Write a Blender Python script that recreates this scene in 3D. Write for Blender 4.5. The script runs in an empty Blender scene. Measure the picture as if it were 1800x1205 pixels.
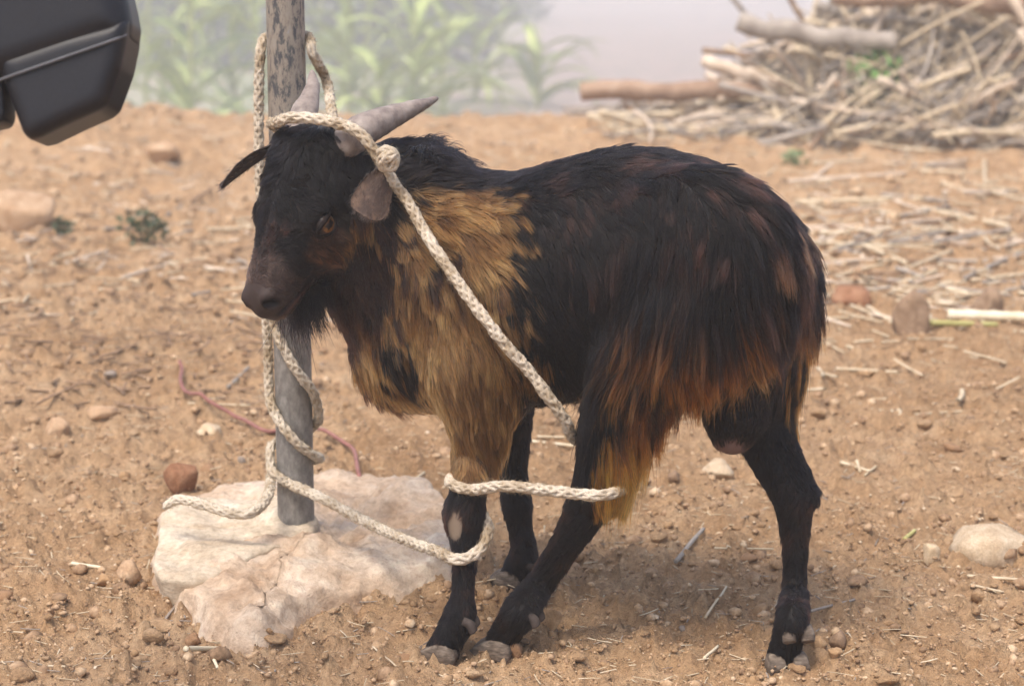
import bpy, bmesh, math, random, os
import numpy as np
from mathutils import Vector, Matrix, kdtree
R = math.radians
scene = bpy.context.scene
COL = scene.collection
rng = np.random.default_rng(7)
random.seed(7)

# ------------------------------------------------------------------ camera
CAM = np.array([0.0, 0.0, 0.85]); PITCH = R(11.0); FPX = 3500.0
cam_d = bpy.data.cameras.new('camera'); cam = bpy.data.objects.new('camera', cam_d); COL.objects.link(cam)
cam.location = CAM; cam.rotation_euler = (R(90) - PITCH, 0, 0)
cam_d.lens = 70.0; cam_d.sensor_width = 36.0; cam_d.clip_start = 0.05; cam_d.clip_end = 600
cam_d.dof.use_dof = True; cam_d.dof.focus_distance = 2.42; cam_d.dof.aperture_fstop = 6.0
scene.camera = cam
scene.render.resolution_x, scene.render.resolution_y = 1024, 685

# ------------------------------------------------------------------ sky, sun, exposure
HAZE = 0.0092
SUN_EL, SUN_AZ = R(62), R(212)      # azimuth measured from +Y clockwise: the sun stands behind the camera, a little to its left
world = bpy.data.worlds.new('World'); scene.world = world; world.use_nodes = True
wn = world.node_tree.nodes; wl = world.node_tree.links
bg = wn['Background']; bg.inputs[1].default_value = 0.125
sky = wn.new('ShaderNodeTexSky'); sky.sky_type = 'NISHITA'; sky.sun_disc = False
sky.sun_elevation = SUN_EL; sky.sun_rotation = SUN_AZ
sky.air_density = 1.0; sky.dust_density = 4.0; sky.ozone_density = 0.6
wl.new(sky.outputs[0], bg.inputs[0])
sun_d = bpy.data.lights.new('sun', 'SUN'); sun_d.energy = 1.3; sun_d.angle = R(20); sun_d.color = (1.0, 0.935, 0.835)
sun = bpy.data.objects.new('sun', sun_d); COL.objects.link(sun)
_sd = Vector((math.sin(SUN_AZ) * math.cos(SUN_EL), math.cos(SUN_AZ) * math.cos(SUN_EL), math.sin(SUN_EL)))
sun.rotation_euler = (-_sd).to_track_quat('-Z', 'Y').to_euler()
scene.view_settings.view_transform = 'Standard'; scene.view_settings.look = 'None'
scene.view_settings.gamma = 1.0; scene.view_settings.exposure = 1.18
cy = scene.cycles
cy.max_bounces = 6; cy.diffuse_bounces = 3; cy.glossy_bounces = 3; cy.transmission_bounces = 4; cy.volume_bounces = 2
cy.transparent_max_bounces = 8; cy.use_denoising = True; cy.caustics_reflective = False; cy.caustics_refractive = False

# ------------------------------------------------------------------ helpers
_cr = np.array([1.0, 0, 0]); _cf = np.array([0, math.cos(PITCH), -math.sin(PITCH)]); _cu = np.array([0, math.sin(PITCH), math.cos(PITCH)])
def ray(px, py): return _cr * ((px - 900) / FPX) + _cu * ((602.5 - py) / FPX) + _cf
def P(px, py, d): return CAM + ray(px, py) * d
def proj(pts):
    q = np.asarray(pts) - CAM
    d = q @ _cf
    return 900 + FPX * (q @ _cr) / d, 602.5 - FPX * (q @ _cu) / d
def nrm(v): v = np.asarray(v, float); return v / max(1e-12, np.linalg.norm(v))
def c2w(v): return _cr * v[0] + _cu * v[1] - _cf * v[2]      # (right, up, towards the viewer) -> world

def link(o, parent=None):
    COL.objects.link(o)
    if parent is not None: o.parent = parent
    return o
def tag(o, label=None, cat=None, group=None, kind=None):
    if label: o['label'] = label
    if cat: o['category'] = cat
    if group: o['group'] = group
    if kind: o['kind'] = kind
    return o
def mesh_np(name, V, F, smooth=True):
    """V (n,3) array, F (m,3) or (m,4) array -> mesh"""
    me = bpy.data.meshes.new(name)
    V = np.ascontiguousarray(V, dtype=np.float32); F = np.ascontiguousarray(F, dtype=np.int32)
    k = F.shape[1]
    me.vertices.add(len(V)); me.vertices.foreach_set('co', V.ravel())
    me.loops.add(F.size); me.loops.foreach_set('vertex_index', F.ravel())
    me.polygons.add(len(F)); me.polygons.foreach_set('loop_start', np.arange(0, F.size, k, dtype=np.int32))
    me.update(calc_edges=True)
    if smooth: me.polygons.foreach_set('use_smooth', np.ones(len(F), dtype=bool))
    me.validate()
    return me
def mesh_list(name, V, F, smooth=True):
    me = bpy.data.meshes.new(name); me.from_pydata([tuple(v) for v in V], [], [tuple(f) for f in F]); me.update()
    if smooth: me.polygons.foreach_set('use_smooth', np.ones(len(me.polygons), dtype=bool))
    return me
def obj(name, me, mat, parent=None, loc=None):
    o = bpy.data.objects.new(name, me)
    if mat is not None and len(me.materials) == 0: me.materials.append(mat)
    if loc is not None: o.location = loc
    return link(o, parent)
def empty(name, loc=(0, 0, 0)):
    o = bpy.data.objects.new(name, None); o.location = loc; o.empty_display_size = 0.05
    return link(o)
def reroot(o, loc):
    """shift a mesh's data so that its origin sits at loc (world) while the picture stays put"""
    o.data.transform(Matrix.Translation(-Vector(loc))); o.location = Vector(loc); return o
def point_colors(me, C, name='col'):
    a = me.attributes.new(name, 'FLOAT_COLOR', 'POINT')
    a.data.foreach_set('color', np.ascontiguousarray(np.c_[C, np.ones(len(C))], dtype=np.float32).ravel())

# value noise, 3-d, vectorised
_perm = rng.permutation(4096).astype(np.int64); _val = rng.random(4096)
def _h(i, j, k): return _val[_perm[(_perm[(_perm[i & 4095] + j) & 4095] + k) & 4095]]
def vnoise(p, scale=1.0, seed=0):
    p = np.asarray(p, float) * scale + seed * 17.31
    i = np.floor(p).astype(np.int64); f = p - i; f = f * f * (3 - 2 * f)
    x, y, z = i[..., 0], i[..., 1], i[..., 2]; fx, fy, fz = f[..., 0], f[..., 1], f[..., 2]
    def L(a, b, t): return a + (b - a) * t
    return L(L(L(_h(x, y, z), _h(x+1, y, z), fx), L(_h(x, y+1, z), _h(x+1, y+1, z), fx), fy),
             L(L(_h(x, y, z+1), _h(x+1, y, z+1), fx), L(_h(x, y+1, z+1), _h(x+1, y+1, z+1), fx), fy), fz)
def fbm(p, scale, octaves=4, seed=0, gain=0.5):
    s = 0; a = 1; t = 0
    for o in range(octaves):
        s = s + a * vnoise(p, scale * 2.03 ** o, seed + o * 3); t += a; a *= gain
    return s / t
def sstep(a, b, x):
    t = np.clip((x - a) / (b - a), 0, 1); return t * t * (3 - 2 * t)

# materials
def mat_new(name):
    m = bpy.data.materials.new(name); m.use_nodes = True
    nt = m.node_tree; b = nt.nodes['Principled BSDF']
    return m, nt, b
def ramp(nt, fac, stops):
    r = nt.nodes.new('ShaderNodeValToRGB'); e = r.color_ramp.elements
    while len(e) < len(stops): e.new(0.5)
    for el, (p, c) in zip(e, stops): el.position = p; el.color = (*c, 1)
    nt.links.new(fac, r.inputs[0]); return r.outputs[0]
def noise_node(nt, scale, detail=4, rough=0.55, vec=None, dist=0.0):
    n = nt.nodes.new('ShaderNodeTexNoise'); n.inputs['Scale'].default_value = scale; n.inputs['Detail'].default_value = detail
    n.inputs['Roughness'].default_value = rough; n.inputs['Distortion'].default_value = dist
    if vec is not None: nt.links.new(vec, n.inputs['Vector'])
    return n.outputs['Fac']
def coords(nt, kind='Object', scale=None):
    c = nt.nodes.new('ShaderNodeTexCoord').outputs[kind]
    if scale is None: return c
    m = nt.nodes.new('ShaderNodeMapping'); m.inputs['Scale'].default_value = scale; nt.links.new(c, m.inputs[0]); return m.outputs[0]
def bump(nt, b, h, strength=0.4, dist=0.002):
    n = nt.nodes.new('ShaderNodeBump'); n.inputs['Strength'].default_value = strength; n.inputs['Distance'].default_value = dist
    nt.links.new(h, n.inputs['Height']); nt.links.new(n.outputs[0], b.inputs['Normal'])
def mix(nt, fac, a, bb, mode='MIX'):
    m = nt.nodes.new('ShaderNodeMix'); m.data_type = 'RGBA'; m.blend_type = mode
    for sock, v in ((m.inputs[0], fac), (m.inputs[6], a), (m.inputs[7], bb)):
        if isinstance(v, (int, float)): sock.default_value = v
        elif isinstance(v, tuple): sock.default_value = (*v, 1)
        else: nt.links.new(v, sock)
    return m.outputs[2]
def attr(nt, name): n = nt.nodes.new('ShaderNodeAttribute'); n.attribute_name = name; return n.outputs['Color']
def simple_mat(name, stops, scale=20, rough=0.85, bump_s=0.3, bump_d=0.002, stretch=None, kind='Object', detail=5, spec=0.3, dist=0.0):
    m, nt, b = mat_new(name)
    v = coords(nt, kind, stretch); n = noise_node(nt, scale, detail, 0.6, v, dist)
    nt.links.new(ramp(nt, n, stops), b.inputs['Base Color'])
    b.inputs['Roughness'].default_value = rough; b.inputs['Specular IOR Level'].default_value = spec
    if bump_s: bump(nt, b, noise_node(nt, scale * 2.7, detail, 0.65, v), bump_s, bump_d)
    return m
# ------------------------------------------------------------------ ground: one sheet from the foreground over the bank into the misty hollow and up the far slope
def gh(x, y):
    x = np.asarray(x, float); y = np.asarray(y, float)
    p = np.stack([x, y, np.zeros_like(x)], -1)
    far = sstep(3.2, 7.5, y)
    z = (fbm(p, 2.2, 3, 60) - .5) * (.020 + .10 * far) + (fbm(p, 11, 3, 63) - .5) * (.026 + .07 * far)
    z += .012 * np.exp(-(((x + .01) / .12) ** 2 + ((y - 2.57) / .12) ** 2))
    z += .17 * np.exp(-(((x + 1.95) / .55) ** 2 + ((y - 9.0) / .9) ** 2)) + .06 * np.exp(-(((x + .9) / .7) ** 2 + ((y - 9.3) / .7) ** 2))
    z += .05 * np.exp(-(((x - .1) / .8) ** 2 + ((y - 9.4) / .5) ** 2))
    z += .10 * np.exp(-(((x + 1.0) / .35) ** 2 + ((y - 4.0) / .4) ** 2)) * .5
    z += -2.75 * sstep(9.9, 26.0, y) + 12.0 * sstep(120, 290, y) + .7 * (fbm(p, .12, 3, 70) - .5) * sstep(18, 40, y)
    return z
def micro(x, y):
    p = np.stack([x, y, np.zeros_like(x)], -1)
    n = fbm(p, 42, 3, 80, .6); r = fbm(p, 95, 2, 84)
    m = (n - .5) * .019 + np.maximum(r - .52, 0) * .042 + np.maximum(fbm(p, 28, 2, 87) - .58, 0) * .07
    return m * (1 - .5 * sstep(5, 9, y)) + np.maximum(fbm(p, 16, 2, 88) - .58, 0) * .09 * sstep(2.6, 5, y) * (1 - sstep(15, 25, y))
ys = [-9, -5, -2.5, -1, 0, .7, 1.2]
y = 1.6
while y < 12: ys.append(y); y *= 1.0042
while y < 300: ys.append(y); y *= 1.022
ys = np.array(ys)
us = np.concatenate([-np.geomspace(4, .36, 26), np.linspace(-.345, .345, 440), np.geomspace(.36, 4, 26)])
gx = np.clip(us[None, :] * np.maximum(ys, 2.0)[:, None], -280 + us[None, :], 280 + us[None, :]); gy = np.repeat(ys[:, None], len(us), 1)
gzv = gh(gx, gy) + micro(gx, gy)
from bisect import bisect_right
_ysl, _usl = ys.tolist(), us.tolist()
def gz(x, y):
    """height of the sheet itself at a point"""
    i = min(max(bisect_right(_ysl, y) - 1, 0), len(_ysl) - 2); f = (y - _ysl[i]) / (_ysl[i + 1] - _ysl[i]); u = x / max(y, 2.0)
    j = min(max(bisect_right(_usl, u) - 1, 0), len(_usl) - 2); g = (u - _usl[j]) / (_usl[j + 1] - _usl[j]); g = min(max(g, 0), 1); f = min(max(f, 0), 1)
    a, b_, c_, d_ = gzv[i, j], gzv[i, j + 1], gzv[i + 1, j], gzv[i + 1, j + 1]; return float((a * (1 - g) + b_ * g) * (1 - f) + (c_ * (1 - g) + d_ * g) * f)
V = np.stack([gx, gy, gzv], -1).reshape(-1, 3)
ni, nj = gx.shape; i = np.arange(ni - 1)[:, None] * nj; j = np.arange(nj - 1)[None]
F = np.stack([i + j, i + j + 1, i + nj + j + 1, i + nj + j], -1).reshape(-1, 4)
soil, nt, b = mat_new('dry_soil')
geo = coords(nt, 'Object')
big = noise_node(nt, 1.7, 5, .6, geo, .4); med = noise_node(nt, 14, 6, .65, geo, .3); fine = noise_node(nt, 120, 5, .7, geo); grit = noise_node(nt, 420, 3, .7, geo)
c1 = ramp(nt, big, [(.3, (.32, .188, .095)), (.5, (.44, .285, .165)), (.72, (.53, .375, .245))])
c2 = ramp(nt, med, [(.25, (.26, .150, .078)), (.5, (.44, .295, .175)), (.75, (.61, .46, .31))])
c = mix(nt, .5, c1, c2); c = mix(nt, .55, c, ramp(nt, fine, [(.25, (.22, .17, .12)), (.5, (.60, .57, .53)), (.8, (.97, .94, .9))]), 'OVERLAY'); c = mix(nt, .35, c, ramp(nt, grit, [(.3, (.3, .3, .3)), (.7, (.75, .73, .7))]), 'OVERLAY')  # low end of the fine noise paints crevice shade into the soil colour
# the far slope is redder bare earth with a thin cover of scrub
sep = nt.nodes.new('ShaderNodeSeparateXYZ'); nt.links.new(geo, sep.inputs[0])
mr = nt.nodes.new('ShaderNodeMapRange'); mr.inputs[1].default_value = 10; mr.inputs[2].default_value = 24; nt.links.new(sep.outputs[1], mr.inputs[0])
scr = ramp(nt, noise_node(nt, .8, 5, .65, geo, .6), [(.40, (.40, .31, .26)), (.5, (.24, .28, .16)), (.62, (.34, .33, .23)), (.78, (.44, .35, .30))])
mx = nt.nodes.new('ShaderNodeMapRange'); mx.inputs[1].default_value = -3; mx.inputs[2].default_value = 1.5; nt.links.new(sep.outputs[0], mx.inputs[0])
bare = ramp(nt, noise_node(nt, .8, 5, .65, geo, .6), [(.40, (.35, .265, .23)), (.55, (.27, .225, .19)), (.75, (.40, .31, .27))])
c = mix(nt, mr.outputs[0], c, mix(nt, mx.outputs[0], scr, bare))
nt.links.new(c, b.inputs['Base Color']); b.inputs['Roughness'].default_value = .95; b.inputs['Specular IOR Level'].default_value = .15
hm = nt.nodes.new('ShaderNodeMath'); hm.operation = 'ADD'; nt.links.new(fine, hm.inputs[0]); nt.links.new(grit, hm.inputs[1]); bump(nt, b, hm.outputs[0], 1.0, .006)
ground = obj('ground', mesh_np('ground', V, F), soil); ground['kind'] = 'structure'
# ------------------------------------------------------------------ the goat: one implicit body, surfaced once
_a = P(830, 500, 2.53); _b = P(1250, 500, 2.42)
GA = _a - _b; GA[2] = 0; GA = nrm(GA)                      # forward along the spine
GZ = np.array([0, 0, 1.0]); GS = np.cross(GZ, GA)
if GS @ (CAM - _b) < 0: GS = -GS                           # the goat's left flank, the one the picture shows
GO = np.array([_b[0], _b[1], 0.0])
def to_l(w): q = np.asarray(w) - GO; return np.stack([q @ GA, q @ GS, q @ GZ], -1)
def to_w(l): l = np.asarray(l); return GO + l[..., 0:1] * GA + l[..., 1:2] * GS + l[..., 2:3] * GZ
def G(px, py, off=0.0):
    r = ray(px, py); t = ((GO + GS * off - CAM) @ GS) / (r @ GS)
    return to_l(CAM + r * t)
def on_ground(px, py, z=0.0):
    r = ray(px, py); t = (z - CAM[2]) / r[2]; return to_l(CAM + r * t)

def cone(a, b, ra, rb, k=0.012, scale=None):
    """tapered capsule a->b"""
    a = np.asarray(a, float); b = np.asarray(b, float); ab = b - a; L2 = ab @ ab
    def f(p):
        t = np.clip(((p - a) @ ab) / L2, 0, 1)
        q = p - a - t[..., None] * ab
        return np.sqrt((q * q).sum(-1)) - (ra + (rb - ra) * t)
    m = max(ra, rb)
    return dict(f=f, lo=np.minimum(a, b) - m, hi=np.maximum(a, b) + m, k=k)
def ellip(c, axes, r, k=0.012):
    c = np.asarray(c, float); axes = np.asarray(axes, float); r = np.asarray(r, float)
    def f(p):
        q = ((p - c) @ axes.T) / r
        l = np.sqrt((q * q).sum(-1)) + 1e-9; g = np.sqrt(((q / r) ** 2).sum(-1)) + 1e-9
        return l * (l - 1) / g
    m = r.max(); return dict(f=f, lo=c - m, hi=c + m, k=k)
def loft(o, ex, eu, es, st, k=0.02, ex_p=2.0):
    """stations (t, centre u, half u, half s[, centre s]) along ex"""
    st = np.array([list(s) + [0.0] * (5 - len(s)) for s in st], float)
    o = np.asarray(o, float)
    # resample smoothly
    tt = np.linspace(st[0, 0], st[-1, 0], 160)
    def sm(c):
        y = np.interp(tt, st[:, 0], st[:, c]); w = np.hanning(15); w /= w.sum()
        yp = np.pad(y, 7, mode='edge'); z = np.convolve(yp, w, 'valid'); z[0] = y[0]; z[-1] = y[-1]; return z
    cu, hu, hs, cs = sm(1), sm(2), sm(3), sm(4)
    def f(p):
        q = p - o; t = q @ ex; u = q @ eu; s = q @ es
        a, b, c, d = (np.interp(t, tt, x) for x in (cu, hu, hs, cs))
        b = np.maximum(b, 1e-4); c = np.maximum(c, 1e-4)
        uu = np.abs(u - a) / b; ss = np.abs(s - d) / c
        r = (uu ** ex_p + ss ** ex_p) ** (1 / ex_p)
        dd = (r - 1) * np.minimum(b, c)
        over = np.maximum(np.maximum(tt[0] - t, t - tt[-1]), 0)
        return np.maximum(dd, -1e9) + over * 1.5
    P8 = []
    for s in st:
        for du in (-1, 1):
            for ds in (-1, 1): P8.append(o + ex * s[0] + eu * (s[1] + du * s[2]) + es * (s[4] + ds * s[3]))
    P8 = np.array(P8); return dict(f=f, lo=P8.min(0), hi=P8.max(0), k=k)

PX = 1 / 1440.0      # metres per source pixel at the goat
PARTS = {}
# torso: fur outline top and bottom in the side view, shrunk for the coat
_t = [(1430, 478, 545, .004), (1425, 440, 570, .035), (1408, 402, 590, .062), (1380, 366, 602, .085), (1335, 328, 612, .10), (1280, 293, 625, .113), (1215, 264, 645, .121),
      (1140, 248, 670, .120), (1070, 248, 700, .121), (980, 272, 712, .130), (910, 290, 712, .124), (850, 306, 715, .112), (790, 316, 725, .098),
      (740, 340, 712, .085), (690, 385, 690, .06), (655, 450, 650, .03)]
st = []
for px, top, bot, w in _t:
    p1 = G(px, top + 14); p2 = G(px, bot - 10); st.append((0.5 * (p1[0] + p2[0]), 0.5 * (p1[2] + p2[2]), 0.5 * (p1[2] - p2[2]), w))
st.sort()
EX, EU, ES = np.array([1.0, 0, 0]), np.array([0, 0, 1.0]), np.array([0, 1.0, 0])
PARTS['torso'] = [loft((0, 0, 0), EX, EU, ES, st, ex_p=2.15),
    ellip(G(1240, 480, .080), np.eye(3), (.115, .056, .125), .035),      # near haunch
    ellip(G(1240, 480, -.080), np.eye(3), (.115, .056, .125), .035),
    ellip(G(835, 560, .066), np.eye(3), (.075, .045, .115), .05),       # near shoulder
    ellip(G(840, 560, -.066), np.eye(3), (.075, .045, .115), .05),
    ellip(G(705, 615, .0), np.eye(3), (.058, .062, .062), .05)]         # brisket
# head frame
fh = nrm(c2w((-.47, -.79, .41))); uh = c2w((-.57, .44, .68)); uh = nrm(uh - fh * (uh @ fh)); sh = np.cross(uh, fh); sh = nrm(sh)
B = np.stack([GA, GS, GZ])           # world->local rotation
fl, ul, sl = B @ fh, B @ uh, B @ sh
HP = to_l(P(556, 268, 2.50))
def Hd(t, u, s): return HP + fl * t + ul * u + sl * s
PARTS['neck'] = [cone(G(800, 440, 0), G(690, 380, .01), .10, .082, .04), cone(G(690, 385, .01), Hd(.035, -.06, .0), .082, .056, .04),
    cone(G(740, 560, 0), G(672, 500, .015), .085, .066, .04), cone(G(672, 500, .015), Hd(.07, -.075, 0), .064, .04, .03)]
PARTS['head'] = [
    loft(HP, fl, ul, sl, [(-.045, -.035, .010, .010), (-.035, -.035, .030, .03), (-.015, -.032, .052, .052), (.01, -.030, .062, .060), (.04, -.032, .064, .062),
                          (.07, -.038, .061, .059), (.10, -.045, .055, .049), (.125, -.051, .047, .040), (.15, -.056, .040, .035), (.172, -.059, .036, .034),
                          (.190, -.062, .028, .028), (.203, -.064, .019, .020), (.211, -.065, .004, .004)], k=.03, ex_p=2.2),
    ellip(Hd(.080, -.024, .046), np.stack([fl, ul, sl]), (.026, .020, .014), .012),      # brow / orbit
    ellip(Hd(.080, -.024, -.046), np.stack([fl, ul, sl]), (.026, .020, .014), .012),
    ellip(Hd(.075, -.075, .022), np.stack([fl, ul, sl]), (.05, .030, .020), .02),       # jaw
    ellip(Hd(.075, -.075, -.022), np.stack([fl, ul, sl]), (.05, .030, .020), .02),
    ellip(Hd(.010, .010, 0), np.stack([fl, ul, sl]), (.040, .022, .042), .02),          # bulging forehead
    ellip(to_l(P(594, 276, 2.496)), np.eye(3), (.031, .031, .031), .02), ellip(to_l(P(524, 252, 2.525)), np.eye(3), (.024, .024, .024), .02),   # horn cores
    ellip(Hd(.180, -.084, .0), np.stack([fl, ul, sl]), (.022, .012, .019), .008),        # lower lip
    ellip(Hd(.192, -.052, .018), np.stack([fl, ul, sl]), (.016, .014, .010), .006),      # nostril wings
    ellip(Hd(.192, -.052, -.018), np.stack([fl, ul, sl]), (.016, .014, .010), .006)]
SUB = [ellip(Hd(.199, -.053, .0235), np.stack([nrm(fl * .6 + ul * .55), nrm(ul * .6 - fl * .55), sl]), (.0115, .0046, .010), .003),
       ellip(Hd(.199, -.053, -.0235), np.stack([nrm(fl * .6 + ul * .55), nrm(ul * .6 - fl * .55), sl]), (.0085, .0036, .008), .003),
       ellip(Hd(.178, -.0765, .030), np.stack([fl, ul, sl]), (.032, .0026, .016), .003),   # mouth slit
       ellip(Hd(.178, -.0765, -.030), np.stack([fl, ul, sl]), (.030, .0018, .014), .003)]
EYE_R = .0150
EYE = [Hd(.087, -.033, .050), Hd(.087, -.033, -.050)]
for e, sg in zip(EYE, (1, -1)):
    SUB.append(ellip(e + sl * sg * .010, np.stack([fl, ul, sl]), (.0175, .0130, .013), .003))
# legs: joints as (source px, py, sideways offset) with radii
def catmull(Q, n):
    Q = np.asarray(Q, float); Qp = np.vstack([2 * Q[0] - Q[1], Q, 2 * Q[-1] - Q[-2]]); out = []
    for i in range(1, len(Qp) - 2):
        p0, p1, p2, p3 = Qp[i - 1:i + 3]
        for t in np.linspace(0, 1, n, endpoint=False):
            out.append(0.5 * (2 * p1 + (p2 - p0) * t + (2 * p0 - 5 * p1 + 4 * p2 - p3) * t * t + (3 * p1 - p0 - 3 * p2 + p3) * t ** 3))
    out.append(Qp[-2]); return np.array(out)
def leg(pts, k=.03, flat=None):
    """a chain of joints with radii, one smooth tapering limb"""
    Q = catmull([np.r_[p, r] for p, r in pts], 3); cs = [cone(Q[i, :3], Q[i + 1, :3], Q[i, 3], Q[i + 1, 3]) for i in range(len(Q) - 1)]
    def f(p):
        d = None
        for c in cs:
            v = c['f'](p); d = v if d is None else np.minimum(d, v)
        return d
    return [dict(f=f, lo=np.min([c['lo'] for c in cs], 0), hi=np.max([c['hi'] for c in cs], 0), k=k)]
hoofNF = on_ground(772, 1160); hoofFF = on_ground(893, 1040, .012); hoofNH = on_ground(872, 1152); hoofFH = on_ground(1380, 1180)
def lp(a, b, t): return a + (b - a) * t
oNF, oFF, oNH, oFH = hoofNF[1], hoofFF[1], hoofNH[1], hoofFH[1]
PARTS['legNF'] = leg([(G(838, 650, .075), .056), (G(845, 740, .085), .039), (G(838, 800, .09), .029), (G(824, 860, lp(.09, oNF, .4)), .0205), (G(816, 902, lp(.09, oNF, .5)), .0250),
    (G(815, 938, lp(.09, oNF, .6)), .0178), (G(816, 1000, lp(.09, oNF, .75)), .0128), (G(813, 1050, lp(.09, oNF, .85)), .0138), (G(807, 1086, lp(.09, oNF, .9)), .0195), (G(786, 1126, oNF), .0178), (G(776, 1146, oNF), .0185)])
PARTS['legFF'] = leg([(G(870, 650, -.075), .055), (G(893, 740, -.085), .031), (G(900, 800, -.09), .0205), (G(903, 850, lp(-.09, oFF, .3)), .0175), (G(908, 885, lp(-.09, oFF, .5)), .0195),
    (G(915, 930, lp(-.09, oFF, .6)), .0145), (G(921, 965, lp(-.09, oFF, .8)), .0165), (G(917, 990, lp(-.09, oFF, .9)), .0200), (G(900, 1022, oFF), .0175), (G(894, 1032, oFF), .0165)])
PARTS['legNH'] = leg([(G(1200, 560, .075), .072), (G(1125, 650, .085), .058), (G(1086, 735, .092), .043), (G(1062, 810, .092), .031), (G(1046, 862, .09), .0265),
    (G(1022, 912, .09), .0225), (G(988, 968, .088), .0178), (G(948, 1028, .085), .0168), (G(918, 1070, oNH), .0205), (G(893, 1106, oNH), .0182), (G(878, 1138, oNH), .0185)])
PARTS['legNH'] += [cone(G(1050, 868, .09), G(1076, 884, .088), .019, .0095, .010), cone(G(1088, 800, .092), G(1077, 880, .088), .011, .0085, .016)]
PARTS['legFH'] = leg([(G(1320, 560, -.07), .075), (G(1325, 660, -.07), .053), (G(1338, 740, -.06), .039), (G(1362, 805, -.045), .0295), (G(1392, 866, -.03), .0255),
    (G(1397, 915, -.025), .0190), (G(1398, 970, -.02), .0145), (G(1396, 1040, -.01), .0142), (G(1394, 1082, oFH), .0185), (G(1385, 1120, oFH), .0178), (G(1378, 1150, oFH), .0182)])
PARTS['legFH'] += [cone(G(1395, 870, -.03), G(1422, 872, -.03), .0175, .0095, .008), cone(G(1388, 800, -.04), G(1422, 870, -.03), .010, .0085, .016)]
PARTS['scrotum'] = [cone(G(1310, 660, .0), G(1292, 735, .012), .044, .036, .02), cone(G(1292, 735, .012), G(1286, 772, .016), .036, .017, .02)]

VOX = 0.0042
_all = [q for v in PARTS.values() for q in v]
lo = np.min([q['lo'] for q in _all], 0) - 0.03; hi = np.max([q['hi'] for q in _all], 0) + 0.03
nx, ny, nz = (np.ceil((hi - lo) / VOX).astype(int) + 1)
D = np.full((nx, ny, nz), 0.08, np.float32)
def box_idx(q, m):
    i0 = np.maximum(((q['lo'] - m - lo) / VOX).astype(int), 0); i1 = np.minimum(((q['hi'] + m - lo) / VOX).astype(int) + 2, [nx, ny, nz]); return i0, i1
def grid_pts(i0, i1):
    ax = [lo[k] + VOX * np.arange(i0[k], i1[k]) for k in range(3)]
    return np.stack(np.meshgrid(*ax, indexing='ij'), -1)
for q in _all:
    i0, i1 = box_idx(q, q['k'] + 0.03); sl_ = tuple(slice(a, b) for a, b in zip(i0, i1))
    d = q['f'](grid_pts(i0, i1)); o = D[sl_]; k = q['k']
    h = np.maximum(k - np.abs(d - o), 0) / k
    D[sl_] = np.minimum(d, o) - h * h * k * 0.25
for q in SUB:
    i0, i1 = box_idx(q, q['k'] + 0.01); sl_ = tuple(slice(a, b) for a, b in zip(i0, i1))
    d = -q['f'](grid_pts(i0, i1)); o = D[sl_]; k = q['k']
    h = np.maximum(k - np.abs(d - o), 0) / k
    D[sl_] = np.maximum(d, o) + h * h * k * 0.25
def sample(D, l):
    """trilinear sample of the field at local points"""
    g = (np.asarray(l) - lo) / VOX; i = np.clip(np.floor(g).astype(int), 0, np.array(D.shape) - 2); f = np.clip(g - i, 0, 1)
    x, y, z = i[..., 0], i[..., 1], i[..., 2]; a, b, c = f[..., 0], f[..., 1], f[..., 2]
    return ((D[x, y, z] * (1-a) + D[x+1, y, z] * a) * (1-b) + (D[x, y+1, z] * (1-a) + D[x+1, y+1, z] * a) * b) * (1-c) + \
           ((D[x, y, z+1] * (1-a) + D[x+1, y, z+1] * a) * (1-b) + (D[x, y+1, z+1] * (1-a) + D[x+1, y+1, z+1] * a) * b) * c
def grad(D, l, e=VOX):
    l = np.asarray(l); g = np.stack([sample(D, l + np.eye(3)[k] * e) - sample(D, l - np.eye(3)[k] * e) for k in range(3)], -1)
    return g / np.maximum(np.linalg.norm(g, axis=-1, keepdims=True), 1e-9)
def surface_nets(D):
    S = D < 0
    acc = np.zeros(tuple(np.array(D.shape) - 1) + (3,), np.float32); cnt = np.zeros(acc.shape[:3], np.float32)
    n = np.array(D.shape)
    for ax in range(3):
        sa = [slice(None)] * 3; sb = [slice(None)] * 3; sa[ax] = slice(0, -1); sb[ax] = slice(1, None)
        A_, B_ = D[tuple(sa)], D[tuple(sb)]; cr = S[tuple(sa)] != S[tuple(sb)]
        I = np.argwhere(cr); t = A_[cr] / (A_[cr] - B_[cr])
        pos = I.astype(np.float32).copy(); pos[:, ax] += t
        o1, o2 = [k for k in range(3) if k != ax]
        for d1 in (0, -1):
            for d2 in (0, -1):
                c = I.copy(); c[:, o1] += d1; c[:, o2] += d2
                ok = np.all((c >= 0) & (c < n - 1), 1)
                np.add.at(acc, tuple(c[ok].T), pos[ok]); np.add.at(cnt, tuple(c[ok].T), 1)
    act = cnt > 0; idx = np.full(cnt.shape, -1, np.int64); idx[act] = np.arange(act.sum())
    V = acc[act] / cnt[act][:, None]
    F = []
    for ax in range(3):
        sa = [slice(None)] * 3; sb = [slice(None)] * 3; sa[ax] = slice(0, -1); sb[ax] = slice(1, None)
        cr = S[tuple(sa)] != S[tuple(sb)]; I = np.argwhere(cr); inside = S[tuple(sa)][cr]
        o1, o2 = (ax + 1) % 3, (ax + 2) % 3
        q = []
        for d1, d2 in ((0, 0), (-1, 0), (-1, -1), (0, -1)):
            c = I.copy(); c[:, o1] += d1; c[:, o2] += d2; q.append(idx[tuple(np.maximum(c, 0).T)])
        q = np.stack(q, 1); q[~inside] = q[~inside][:, ::-1]; F.append(q)
    return V, np.concatenate(F)
BV, BF = surface_nets(D)
BV = lo + BV * VOX
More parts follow.
